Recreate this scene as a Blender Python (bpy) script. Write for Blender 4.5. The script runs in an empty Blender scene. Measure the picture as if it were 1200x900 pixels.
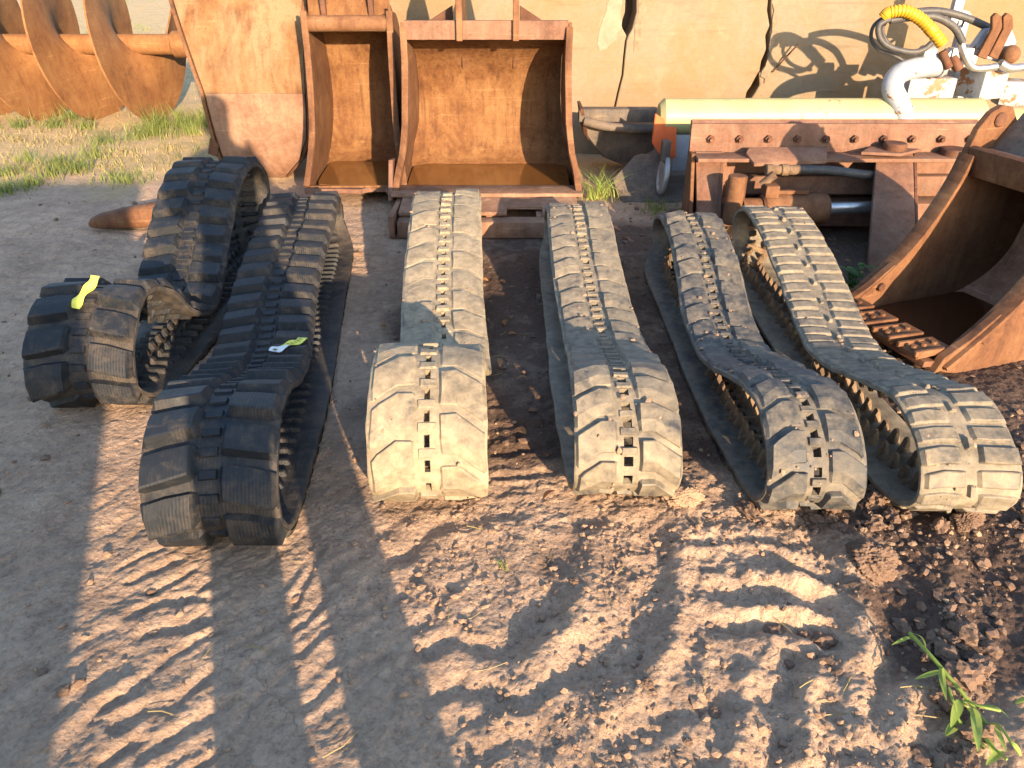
import bpy, bmesh, math, random
import numpy as np
from mathutils import Vector, Matrix
from mathutils.geometry import tessellate_polygon
R = math.radians
random.seed(7); rng = np.random.default_rng(7)
sc = bpy.context.scene
COL = sc.collection

# ------------------------------------------------------------------ camera
H, F, PITCH = 1.45, 900.0, R(30.3)
cs, sn = math.cos(PITCH), math.sin(PITCH)
cam = bpy.data.cameras.new('camera'); co = bpy.data.objects.new('camera', cam); COL.objects.link(co)
co.location = (0, 0, H); co.rotation_euler = (math.pi/2 - PITCH, 0, 0)
cam.sensor_fit = 'HORIZONTAL'; cam.sensor_width = 36; cam.lens = 36*F/1200
cam.clip_start = 0.02; cam.clip_end = 800
sc.camera = co

def at(px, py, z=0.0):
    u = (px-600)/F; v = (450-py)/F
    t = (z-H)/(v*cs-sn)
    return Vector((u*t, (cs+v*sn)*t, z))
def aty(px, py, Y):
    u = (px-600)/F; v = (450-py)/F
    t = Y/(cs+v*sn)
    return Vector((u*t, Y, H+(v*cs-sn)*t))

# ------------------------------------------------------------------ light
SUN_EL, SUN_AZ = R(13.6), R(-20.5)          # light travels towards (sin az, cos az)
w = bpy.data.worlds.new('World'); sc.world = w; w.use_nodes = True
nt = w.node_tree; bg = nt.nodes['Background']
sky = nt.nodes.new('ShaderNodeTexSky'); sky.sky_type = 'NISHITA'; sky.sun_disc = False
sky.sun_elevation = SUN_EL
to_sun = Vector((-math.sin(SUN_AZ)*math.cos(SUN_EL), -math.cos(SUN_AZ)*math.cos(SUN_EL), math.sin(SUN_EL)))
sky.sun_rotation = math.atan2(to_sun.x, to_sun.y)
sky.air_density = 1.0; sky.dust_density = .7; sky.ozone_density = 1.5
nt.links.new(sky.outputs[0], bg.inputs[0]); bg.inputs[1].default_value = 0.15
sl = bpy.data.lights.new('sun', 'SUN'); sl.energy = 4.1; sl.angle = R(0.5); sl.color = (1.0, 0.735, 0.475)
so = bpy.data.objects.new('sun', sl); COL.objects.link(so)
so.rotation_euler = to_sun.to_track_quat('Z', 'Y').to_euler(); so.location = (2, -6, 5)
vs = sc.view_settings; vs.view_transform = 'Standard'; vs.look = 'None'; vs.gamma = 1; vs.use_curve_mapping = False
vs.exposure = 1.92

# ------------------------------------------------------------------ noise
_perm = rng.permutation(256); _perm = np.concatenate([_perm, _perm])
_g = rng.normal(size=(256, 2)); _g /= np.linalg.norm(_g, axis=1)[:, None]
def perlin(x, y):
    xi = np.floor(x).astype(int); yi = np.floor(y).astype(int)
    xf = x-xi; yf = y-yi
    u = xf*xf*xf*(xf*(xf*6-15)+10); v = yf*yf*yf*(yf*(yf*6-15)+10)
    def gr(ix, iy, fx, fy):
        g = _g[_perm[(_perm[ix & 255]+iy) & 255]]
        return g[..., 0]*fx+g[..., 1]*fy
    a = gr(xi, yi, xf, yf); b = gr(xi+1, yi, xf-1, yf)
    c = gr(xi, yi+1, xf, yf-1); d = gr(xi+1, yi+1, xf-1, yf-1)
    return (a*(1-u)+b*u)*(1-v)+(c*(1-u)+d*u)*v
def fbm(x, y, f=1.0, oct=4, ridged=False, seed=0.0):
    s = 0; a = 1.0
    for i in range(oct):
        n = perlin(x*f+17.3*i+seed, y*f-9.1*i+seed*1.7)
        s = s+a*((1-2*np.abs(n)*1.6) if ridged else n*1.5)
        f *= 2.03; a *= 0.5
    return s
def sstep(a, b, x):
    t = np.clip((x-a)/(b-a), 0, 1); return t*t*(3-2*t)

# ------------------------------------------------------------------ mesh helpers
def link(name, me, mats, parent=None):
    o = bpy.data.objects.new(name, me); COL.objects.link(o)
    for m in (mats if isinstance(mats, (list, tuple)) else [mats]): me.materials.append(m)
    if parent: o.parent = parent
    return o
def finish(bm, name, mats, parent=None, smooth=True, ang=32, jitter=0.0):
    bmesh.ops.recalc_face_normals(bm, faces=bm.faces)
    if jitter:
        for v in bm.verts:
            v.co += Vector((random.gauss(0, jitter), random.gauss(0, jitter), random.gauss(0, jitter)))
    if smooth:
        for f in bm.faces: f.smooth = True
        for e in bm.edges:
            if len(e.link_faces) == 2 and e.calc_face_angle(0) > R(ang): e.smooth = False
    me = bpy.data.meshes.new(name); bm.to_mesh(me); bm.free()
    return link(name, me, mats, parent)
def pymesh(name, V, Fc, mats, parent=None, smooth=True, ang=38, uv=None, mat_idx=None):
    me = bpy.data.meshes.new(name)
    me.from_pydata([tuple(v) for v in V], [], Fc)
    if uv is not None:
        l = me.uv_layers.new(name='UVMap'); n = len(me.loops)
        vi = np.empty(n, dtype=np.int32); me.loops.foreach_get('vertex_index', vi)
        l.data.foreach_set('uv', np.asarray(uv, dtype=np.float32)[vi].ravel())
    if smooth:
        me.polygons.foreach_set('use_smooth', np.ones(len(me.polygons), dtype=bool))
        me.set_sharp_from_angle(angle=R(ang))
    me.update()
    o = link(name, me, mats, parent)
    if mat_idx is not None: me.polygons.foreach_set('material_index', np.asarray(mat_idx, dtype=np.int32)); me.update()
    return o
def tag(o, label, cat=None, group=None, kind=None):
    if label: o['label'] = label
    if cat: o['category'] = cat
    if group: o['group'] = group
    if kind: o['kind'] = kind
    return o
def empty(name, loc=(0, 0, 0), rz=0.0, rx=0.0):
    o = bpy.data.objects.new(name, None); COL.objects.link(o); o.location = loc; o.rotation_euler = (rx, 0, rz)
    o.empty_display_size = 0.1
    return o
def bx(bm, c, s, rot=None, bev=0.004):
    m = Matrix.Translation(Vector(c))
    if rot is not None: m = m @ rot.to_4x4()
    m = m @ Matrix.Diagonal((s[0], s[1], s[2], 1))
    r = bmesh.ops.create_cube(bm, size=1.0, matrix=m)
    if bev:
        es = list({e for v in r['verts'] for e in v.link_edges})
        bmesh.ops.bevel(bm, geom=es, offset=bev, segments=2, affect='EDGES', profile=0.6)
def prism(bm, pts, d, bev=0.003):
    """closed polygon of 3-D points, extruded by vector d"""
    pts = [Vector(p) for p in pts]; d = Vector(d); n = len(pts)
    a = [bm.verts.new(p) for p in pts]; b = [bm.verts.new(p+d) for p in pts]
    tri = tessellate_polygon([pts]); fs = []
    for t in tri:
        fs.append(bm.faces.new([a[i] for i in t])); fs.append(bm.faces.new([b[i] for i in reversed(t)]))
    for i in range(n):
        fs.append(bm.faces.new((a[i], a[(i+1) % n], b[(i+1) % n], b[i])))
    bmesh.ops.recalc_face_normals(bm, faces=fs)
    if bev:
        es = [e for v in a+b for e in v.link_edges if len(e.link_faces) == 2 and e.calc_face_angle(0) > R(25)]
        bmesh.ops.bevel(bm, geom=list(set(es)), offset=bev, segments=1, affect='EDGES')
def cyl(bm, p0, p1, r0, r1=None, n=20, cap=True, bev=0.0):
    p0 = Vector(p0); p1 = Vector(p1); r1 = r0 if r1 is None else r1
    ax = (p1-p0).normalized(); s = ax.orthogonal().normalized(); t = ax.cross(s)
    prof = [(p0, r0), (p1, r1)]
    if bev:
        prof = [(p0, r0-bev), (p0+ax*bev, r0), (p1-ax*bev, r1), (p1, r1-bev)]
    rings = []
    for p, r in prof:
        rings.append([bm.verts.new(p+(s*math.cos(a)+t*math.sin(a))*r) for a in [2*math.pi*i/n for i in range(n)]])
    for k in range(len(rings)-1):
        for i in range(n):
            bm.faces.new((rings[k][i], rings[k][(i+1) % n], rings[k+1][(i+1) % n], rings[k+1][i]))
    if cap:
        bm.faces.new(list(reversed(rings[0]))); bm.faces.new(rings[-1])
def spline(pts, n, closed=False):
    P = np.array([tuple(p) for p in pts], dtype=float); m = len(P); out = []
    segs = m if closed else m-1
    for i in range(segs):
        if closed: p0, p1, p2, p3 = P[(i-1) % m], P[i], P[(i+1) % m], P[(i+2) % m]
        else: p0, p1, p2, p3 = P[max(i-1, 0)], P[i], P[i+1], P[min(i+2, m-1)]
        for k in range(n):
            t = k/n
            out.append(0.5*((2*p1)+(-p0+p2)*t+(2*p0-5*p1+4*p2-p3)*t*t+(-p0+3*p1-3*p2+p3)*t**3))
    if not closed: out.append(P[-1])
    return np.array(out)
def tube(bm, pts, r, n=12, seg=8, cap=True, rfun=None):
    C = [Vector(p) for p in spline(pts, seg)] if seg else [Vector(p) for p in pts]
    rings = []; up = None
    for i, p in enumerate(C):
        T = (C[min(i+1, len(C)-1)]-C[max(i-1, 0)]).normalized()
        if up is None: up = T.orthogonal().normalized()
        up = (up-T*up.dot(T)).normalized(); s = T.cross(up)
        rr = rfun(i/(len(C)-1)) if rfun else r
        rings.append([bm.verts.new(p+(up*math.cos(a)+s*math.sin(a))*rr) for a in [2*math.pi*k/n for k in range(n)]])
    for k in range(len(rings)-1):
        for i in range(n):
            bm.faces.new((rings[k][i], rings[k][(i+1) % n], rings[k+1][(i+1) % n], rings[k+1][i]))
    if cap:
        bm.faces.new(list(reversed(rings[0]))); bm.faces.new(rings[-1])

# ------------------------------------------------------------------ materials
class NT:
    def __init__(s, name):
        s.m = bpy.data.materials.new(name); s.m.use_nodes = True; s.t = s.m.node_tree
        s.b = s.t.nodes['Principled BSDF']; s.n = s.t.nodes
        s.b.inputs['Specular IOR Level'].default_value = 0.35
    def L(s, a, b): s.t.links.new(a, b)
    def new(s, k): return s.n.new(k)
    def coord(s, kind='Object'):
        c = s.new('ShaderNodeTexCoord'); return c.outputs[kind]
    def mapping(s, v, scale=(1, 1, 1), rot=(0, 0, 0), loc=(0, 0, 0)):
        m = s.new('ShaderNodeMapping'); m.inputs['Scale'].default_value = scale; m.inputs['Rotation'].default_value = rot
        m.inputs['Location'].default_value = loc
        s.L(v, m.inputs[0]); return m.outputs[0]
    def noise(s, v, scale, detail=6, rough=0.6, dist=0.0):
        n = s.new('ShaderNodeTexNoise'); n.inputs['Scale'].default_value = scale; n.inputs['Detail'].default_value = detail
        n.inputs['Roughness'].default_value = rough; n.inputs['Distortion'].default_value = dist
        s.L(v, n.inputs['Vector']); return n.outputs['Fac']
    def vor(s, v, scale, feat='F1'):
        n = s.new('ShaderNodeTexVoronoi'); n.feature = feat; n.inputs['Scale'].default_value = scale
        s.L(v, n.inputs['Vector']); return n.outputs['Distance']
    def ramp(s, f, stops, interp='LINEAR'):
        r = s.new('ShaderNodeValToRGB'); cr = r.color_ramp; cr.interpolation = interp
        while len(cr.elements) < len(stops): cr.elements.new(0.5)
        for e, (p, c) in zip(cr.elements, stops):
            e.position = p; e.color = (*c, 1) if not isinstance(c, (int, float)) else (c, c, c, 1)
        s.L(f, r.inputs[0]); return r.outputs[0]
    def mix(s, f, a, b, mode='MIX'):
        m = s.new('ShaderNodeMix'); m.data_type = 'RGBA'; m.blend_type = mode
        if isinstance(f, (int, float)): m.inputs[0].default_value = f
        else: s.L(f, m.inputs[0])
        for k, x in ((6, a), (7, b)):
            if isinstance(x, tuple): m.inputs[k].default_value = (*x, 1)
            else: s.L(x, m.inputs[k])
        return m.outputs[2]
    def math(s, op, a, b=0.0):
        m = s.new('ShaderNodeMath'); m.operation = op
        for k, x in ((0, a), (1, b)):
            if isinstance(x, (int, float)): m.inputs[k].default_value = x
            else: s.L(x, m.inputs[k])
        return m.outputs[0]
    def bump(s, h, strength=0.5, dist=0.01, prev=None):
        b = s.new('ShaderNodeBump'); b.inputs['Strength'].default_value = strength; b.inputs['Distance'].default_value = dist
        s.L(h, b.inputs['Height'])
        if prev is not None: s.L(prev, b.inputs['Normal'])
        return b.outputs[0]
    def done(s, col, rough=0.8, normal=None, metal=0.0, spec=None):
        if isinstance(col, tuple): s.b.inputs['Base Color'].default_value = (*col, 1)
        else: s.L(col, s.b.inputs['Base Color'])
        if isinstance(rough, (int, float)): s.b.inputs['Roughness'].default_value = rough
        else: s.L(rough, s.b.inputs['Roughness'])
        if normal is not None: s.L(normal, s.b.inputs['Normal'])
        s.b.inputs['Metallic'].default_value = metal
        if spec is not None: s.b.inputs['Specular IOR Level'].default_value = spec
        return s.m

def rust_mat(name, c=((.10, .035, .018), (.22, .085, .035), (.33, .15, .06)), pale=None, palef=0.5, streak=0.5, bump=0.5, dust=0.0, rough=.82, palescale=2.2, g=.72):
    c = tuple(tuple(x*g for x in q) for q in c); pale = tuple(x*g for x in pale) if pale else None
    t = NT(name); v = t.coord()
    n1 = t.noise(v, 5, 8, .68, .4); n2 = t.noise(v, 42, 6, .7)
    vz = t.mapping(v, (22, 22, 2.0)); n3 = t.noise(vz, 1.0, 5, .6)
    f = t.math('ADD', t.math('MULTIPLY', n1, .6), t.math('ADD', t.math('MULTIPLY', n2, .25), t.math('MULTIPLY', n3, .15+.1*streak)))
    col = t.ramp(f, [(.36, c[0]), (.5, c[1]), (.66, c[2])])
    if pale:
        p = t.noise(v, palescale, 7, .66, .6)
        pf = t.ramp(t.math('ADD', p, t.math('MULTIPLY', t.math('SUBTRACT', n3, .5), .35*streak)), [(.62-palef*.35, 0.0), (.74-palef*.35, 1.0)])
        col = t.mix(pf, col, t.mix(n2, tuple(x*.78 for x in pale), pale))
    if dust:
        d = t.ramp(t.noise(v, 9, 6, .7), [(.45, 0.0), (.7, 1.0)])
        col = t.mix(t.math('MULTIPLY', d, dust), col, (.13, .092, .064))
    sp = t.ramp(t.noise(v, 90, 3, .6), [(.60, 0.0), (.7, 1.0)])
    col = t.mix(t.math('MULTIPLY', sp, .6), col, c[0])
    sc_ = t.ramp(t.noise(t.mapping(v, (3, 3, 90), (.5, .3, .2)), 1.0, 3, .55), [(.63, 0.0), (.69, 1.0)])
    col = t.mix(t.math('MULTIPLY', sc_, t.math('MULTIPLY', t.ramp(n1, [(.45, 0.0), (.6, 1.0)]), .55)), col, tuple(x*1.45+.02 for x in c[2]))
    run = t.ramp(t.noise(t.mapping(v, (30, 30, 1.3)), 1.0, 4, .6), [(.52, 0.0), (.68, 1.0)])
    col = t.mix(t.math('MULTIPLY', run, .5*streak), col, tuple(x*.9 for x in c[0]))
    nb = t.bump(n1, .25*bump, .02); nb = t.bump(n2, .6*bump, .006, nb)
    return t.done(col, t.ramp(n2, [(.3, rough-.12), (.7, min(1, rough+.1))]), nb, spec=.3)

def rubber_mat(name, dark, dust, amount, spec=.4, ribs=True):
    t = NT(name); v = t.coord(); uv = t.coord('UV')
    n1 = t.noise(v, 4.5, 8, .7, .5); n2 = t.noise(v, 30, 6, .7, .3); n3 = t.noise(t.mapping(uv, (14, 60, 1)), 1, 5, .65)
    f = t.math('ADD', t.math('MULTIPLY', n1, .55), t.math('ADD', t.math('MULTIPLY', n2, .3), t.math('MULTIPLY', n3, .15)))
    geo = t.new('ShaderNodeNewGeometry')
    pt = t.ramp(geo.outputs['Pointiness'], [(.44, 0.0), (.56, 1.0)])
    lo = .62-.30*amount
    df = t.ramp(t.math('ADD', f, t.math('MULTIPLY', t.math('SUBTRACT', pt, .5), .10)), [(lo-.08, 0.0), (lo+.05, .75), (lo+.16, 1.0)])
    dc = t.mix(t.ramp(t.math('ADD', t.math('MULTIPLY', n2, .5), t.math('MULTIPLY', t.noise(v, 11, 6, .7, .6), .5)), [(.36, 0.0), (.62, 1.0)]), tuple(x*.58 for x in dust), tuple(min(1, x*1.28) for x in dust))
    col = t.mix(t.math('MULTIPLY', df, min(1, .35+amount*.7)), t.mix(n2, tuple(x*.7 for x in dark), tuple(x*1.5 for x in dark)), dc)
    nb = t.bump(n1, .25, .012); nb = t.bump(n2, .45, .004, nb)
    if ribs:
        wv = t.new('ShaderNodeTexWave'); wv.wave_type = 'BANDS'; wv.bands_direction = 'X'; wv.inputs['Scale'].default_value = 34
        wv.inputs['Distortion'].default_value = 1.5; wv.inputs['Detail'].default_value = 2
        t.L(uv, wv.inputs['Vector'])
        msk = t.ramp(n1, [(.4, 0.0), (.6, 1.0)])
        nb = t.bump(t.math('MULTIPLY', wv.outputs['Fac'], msk), .35, .003, nb)
    return t.done(col, t.ramp(f, [(.35, .5), (.6, .82)]), nb, spec=spec)

def plain_mat(name, c1, c2, scale=12, rough=.6, bump=.3, metal=0.0, chips=None, chipf=.66, spec=.4):
    t = NT(name); v = t.coord(); n = t.noise(v, scale, 7, .68, .3); n2 = t.noise(v, scale*6, 4, .6)
    col = t.mix(t.ramp(n, [(.35, 0.0), (.65, 1.0)]), c1, c2)
    if chips:
        ch = t.ramp(t.math('ADD', n, t.math('MULTIPLY', t.math('SUBTRACT', n2, .5), .3)), [(chipf, 0.0), (chipf+.04, 1.0)])
        col = t.mix(ch, col, chips)
    return t.done(col, rough, t.bump(n2, bump, .004), metal, spec)

RUST_A = rust_mat('rust_orange', ((.07, .027, .014), (.17, .075, .034), (.27, .14, .068)), bump=.5)
RUST_B = rust_mat('rust_inside', ((.07, .026, .011), (.17, .073, .026), (.27, .14, .058)), streak=1.0, bump=.7, g=.74)
RUST_BL = rust_mat('rust_brown', ((.06, .029, .019), (.135, .066, .042), (.20, .112, .074)), dust=.45, bump=.5, g=1.12)
RUST_DK = rust_mat('rust_dark', ((.045, .02, .014), (.12, .048, .026), (.22, .10, .055)), dust=.2)
RUST_PALE = rust_mat('worn_paint_steel', ((.11, .042, .016), (.22, .105, .04), (.30, .17, .075)), pale=(.31, .218, .118), palef=.52, palescale=1.3, bump=.35)
RUST_PINK = rust_mat('wear_plate_steel', ((.09, .042, .025), (.18, .095, .058), (.27, .165, .105)), dust=.35, bump=.4, g=1.15)
RUST_AUG = rust_mat('rust_auger', ((.12, .05, .02), (.225, .102, .038), (.30, .155, .062)), bump=.35, g=.86)
RUST_IN = rust_mat('rust_shell_bounce_lit', ((.11, .05, .03), (.24, .12, .075), (.36, .21, .14)), dust=.3, bump=.5, g=1.45)  # bounce light inside the shaded bucket is put into this lighter rust colour
GREY_ST = rust_mat('grey_weathered_steel', ((.05, .045, .04), (.13, .11, .095), (.24, .18, .13)), dust=.25)
RB_BLACK = rubber_mat('black_rubber', (.008, .0105, .0145), (.105, .08, .056), .36, spec=.4)
RB_PALE = rubber_mat('clay_caked_rubber', (.045, .046, .05), (.25, .203, .135), .88, ribs=False)
RB_TAN = rubber_mat('dusty_rubber', (.030, .033, .038), (.205, .170, .120), .76, ribs=False)
RB_GREY = rubber_mat('scuffed_rubber', (.026, .030, .036), (.19, .157, .112), .50, ribs=False)
TEETH_M = rust_mat('guide_steel', ((.05, .03, .02), (.16, .10, .06), (.32, .23, .14)), dust=.5)
WHITE_P = plain_mat('white_paint', (.225, .245, .275), (.31, .33, .36), 9, .45, .3, chips=(.16, .075, .035), chipf=.62)
CHIP_W = plain_mat('chipped_white_paint', (.24, .25, .26), (.33, .34, .345), 7, .55, .5, chips=(.20, .10, .045), chipf=.53)
YEL_T = plain_mat('pale_yellow_tube', (.28, .272, .13), (.34, .332, .172), 5, .45, .15, chips=(.22, .19, .09), chipf=.64)
YEL_D = plain_mat('yellow_spiral', (.36, .20, .01), (.44, .26, .016), 8, .45, .1)
RED_P = plain_mat('red_flap', (.42, .07, .02), (.55, .12, .03), 7, .6, .3)
CHROME = plain_mat('chrome', (.42, .42, .42), (.62, .61, .58), 20, .3, .2, metal=.85)
HOSE = plain_mat('hose_rubber', (.035, .035, .04), (.07, .065, .06), 20, .55, .4)
PAPER = plain_mat('yellow_paper', (.62, .60, .07), (.70, .68, .13), 18, .6, .1)
PAPERW = plain_mat('white_paper', (.6, .6, .6), (.7, .7, .7), 18, .6, .1)
INK = plain_mat('tag_ink', (.10, .09, .03), (.2, .18, .05), 60, .7, .1)
STEELG = plain_mat('galvanised', (.3, .31, .32), (.42, .42, .42), 14, .45, .3, metal=.5)

def water_mat(nm, a, b):
    t = NT(nm); v = t.coord(); n = t.noise(v, 6, 5, .6)
    col = t.mix(n, a, b)
    return t.done(col, .12, t.bump(t.noise(v, 14, 3, .5), .06, .01), spec=.5)
WATER = water_mat('rusty_water', (.10, .042, .012), (.19, .085, .022)); WATER_D = water_mat('dark_water', (.030, .011, .005), (.075, .028, .012))

def conc_mat():
    t = NT('weathered_concrete'); v = t.coord()
    n1 = t.noise(v, 1.3, 8, .66, .5); n2 = t.noise(v, 26, 7, .7); n3 = t.noise(t.mapping(v, (.9, .9, 9)), 1.3, 7, .7, .6); n4 = t.noise(v, 3.2, 6, .7, .3)
    base = t.mix(n2, (.150, .121, .085), (.232, .187, .132))
    st = t.ramp(t.math('ADD', t.math('MULTIPLY', n1, .75), t.math('MULTIPLY', n4, .25)), [(.44, 0.0), (.58, 1.0)])
    col = t.mix(t.math('MULTIPLY', st, .66), base, (.20, .125, .056))
    col = t.mix(t.math('MULTIPLY', t.ramp(n4, [(.56, 0.0), (.68, 1.0)]), .6), col, (.25, .205, .145))
    col = t.mix(t.math('MULTIPLY', t.ramp(n3, [(.56, 0.0), (.70, 1.0)]), .42), col, (.095, .068, .044))
    sp = t.ramp(t.noise(v, 70, 3, .6), [(.64, 0.0), (.72, 1.0)])
    col = t.mix(t.math('MULTIPLY', sp, .5), col, (.075, .053, .034))
    nb = t.bump(n3, .5, .015); nb = t.bump(n2, .5, .008, nb)
    return t.done(col, .92, nb, spec=.2)
CONC = conc_mat()
RUBBLE = plain_mat('broken_concrete', (.14, .11, .075), (.24, .185, .125), 18, .95, 1.0, spec=.15)

PLASTER = plain_mat('pale_render', (.195, .165, .12), (.25, .215, .158), 14, .95, .6, spec=.15)
def ground_mat():
    t = NT('mud_ground'); v = t.coord()
    at_ = t.new('ShaderNodeAttribute'); at_.attribute_name = 'wet'
    ag = t.new('ShaderNodeAttribute'); ag.attribute_name = 'field'
    n1 = t.noise(v, 2.2, 8, .65, .3); n2 = t.noise(v, 34, 8, .72); n3 = t.noise(v, 160, 5, .7); n4 = t.noise(v, 9, 7, .7, .4)
    dry = t.mix(t.ramp(t.math('ADD', t.math('MULTIPLY', n4, .5), t.math('MULTIPLY', n1, .5)), [(.36, 0.0), (.62, 1.0)]), (.29, .195, .135), (.55, .38, .26))
    dry = t.mix(t.math('MULTIPLY', t.ramp(n2, [(.5, 0.0), (.72, 1.0)]), .5), dry, (.60, .44, .315))
    dry = t.mix(t.math('MULTIPLY', t.ramp(n2, [(.30, 1.0), (.46, 0.0)]), .55), dry, (.16, .105, .075))
    nz = t.new('ShaderNodeTexNoise'); nz.inputs['Scale'].default_value = 7; nz.inputs['Detail'].default_value = 6; t.L(v, nz.inputs['Vector'])
    va = t.new('ShaderNodeVectorMath'); va.operation = 'MULTIPLY_ADD'; t.L(nz.outputs['Color'], va.inputs[0]); va.inputs[1].default_value = (.22, .22, .1); t.L(v, va.inputs[2])
    ck = t.ramp(t.vor(va.outputs[0], 11, 'DISTANCE_TO_EDGE'), [(.0, 1.0), (.035, 0.0)])
    ckm = t.math('MULTIPLY', ck, t.ramp(n1, [(.48, 0.0), (.6, 1.0)]))
    dry = t.mix(t.math('MULTIPLY', ckm, .4), dry, (.12, .08, .058))
    wet = t.mix(n2, (.055, .034, .024), (.15, .095, .068))
    wf = t.ramp(t.math('ADD', at_.outputs['Fac'], t.math('MULTIPLY', t.math('SUBTRACT', t.math('ADD', n1, n4), 1.0), .55)), [(.36, 0.0), (.62, 1.0)])
    col = t.mix(wf, dry, wet)
    fd = t.mix(n4, (.42, .29, .155), (.58, .43, .235))
    fg = t.ramp(t.noise(v, 3.0, 8, .75, .3), [(.50, 0.0), (.62, 1.0)])
    fd = t.mix(t.math('MULTIPLY', fg, .35), fd, (.24, .23, .09))
    col = t.mix(ag.outputs['Fac'], col, fd)
    col = t.mix(t.math('MULTIPLY', t.ramp(n3, [(.55, 0.0), (.75, 1.0)]), .3), col, (.09, .06, .045))
    cr = t.ramp(t.vor(t.mapping(v, (1, 1, .2)), 11, 'DISTANCE_TO_EDGE'), [(.0, 0.0), (.035, 1.0)])
    vc = t.ramp(t.vor(t.mapping(v, (1, 1, .3)), 75, 'F1'), [(.0, 1.0), (.5, 0.0)]); nb = t.bump(n4, .5, .025); nb = t.bump(n2, 1.0, .016, nb); nb = t.bump(t.math('SUBTRACT', 1.0, ckm), .4, .010, nb); nb = t.bump(t.math('MULTIPLY', vc, n2), .7, .006, nb); nb = t.bump(n3, .7, .004, nb) 
    return t.done(col, t.ramp(wf, [(0.0, .93), (1.0, .72)]), nb, spec=.25)
GROUND = ground_mat()
def clod_mat(name, a, b):
    t = NT(name); v = t.coord(); n = t.noise(v, 5, 5, .6); n2 = t.noise(v, 60, 6, .7)
    return t.done(t.mix(n, a, b), .93, t.bump(n2, .8, .006), spec=.2)
CLOD_M = clod_mat('clod_earth', (.16, .105, .072), (.37, .25, .168))
CLOD_W = clod_mat('damp_clod_earth', (.075, .048, .035), (.21, .138, .097))
def leaf_mat(name, a, b):
    t = NT(name); v = t.coord(); n = t.noise(v, 3.0, 4, .6)
    t.b.inputs['Subsurface Weight'].default_value = 0.0
    m = t.done(t.mix(t.ramp(n, [(.35, 0.0), (.65, 1.0)]), a, b), .55, None, spec=.3)
    tr = t.new('ShaderNodeBsdfTranslucent'); tr.inputs[0].default_value = (*[min(1, x*1.6) for x in b], 1)
    mx = t.new('ShaderNodeMixShader'); mx.inputs[0].default_value = .3
    t.L(t.b.outputs[0], mx.inputs[1]); t.L(tr.outputs[0], mx.inputs[2]); t.L(mx.outputs[0], t.n['Material Output'].inputs[0])
    return m
GRASS_M = leaf_mat('grass_green', (.10, .14, .035), (.21, .24, .065))
STRAW_M = leaf_mat('grass_straw', (.27, .22, .09), (.36, .29, .13))
WEED_M = leaf_mat('weed_green', (.16, .24, .05), (.30, .38, .09))
LEAF_D = leaf_mat('leaf_dark', (.04, .11, .025), (.09, .19, .045))

# ------------------------------------------------------------------ ground
def axis(segs):
    out = [segs[0][0]]
    for a, b, s in segs:
        n = max(1, int(round((b-a)/s))); out += list(np.linspace(a, b, n+1)[1:])
    return np.array(out)
def graded(a, b, s0, k):
    out = [a]; s = s0
    while abs(out[-1]-a) < abs(b-a):
        s *= k; out.append(out[-1]+(s if b > a else -s))
    return out[1:]
xs = np.concatenate([np.array(graded(-2.6, -90, .012, 1.12))[::-1], np.arange(-2.6, 2.6, .0075), np.array([2.6]), graded(2.6, 90, .012, 1.12)])
ys = np.concatenate([np.array(graded(.72, -40, .012, 1.16))[::-1], np.arange(.72, 2.3, .0065), np.arange(2.3, 4.2, .010), np.arange(4.2, 8.0, .03), np.array([8.0]), graded(8.0, 170, .05, 1.09)])

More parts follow.
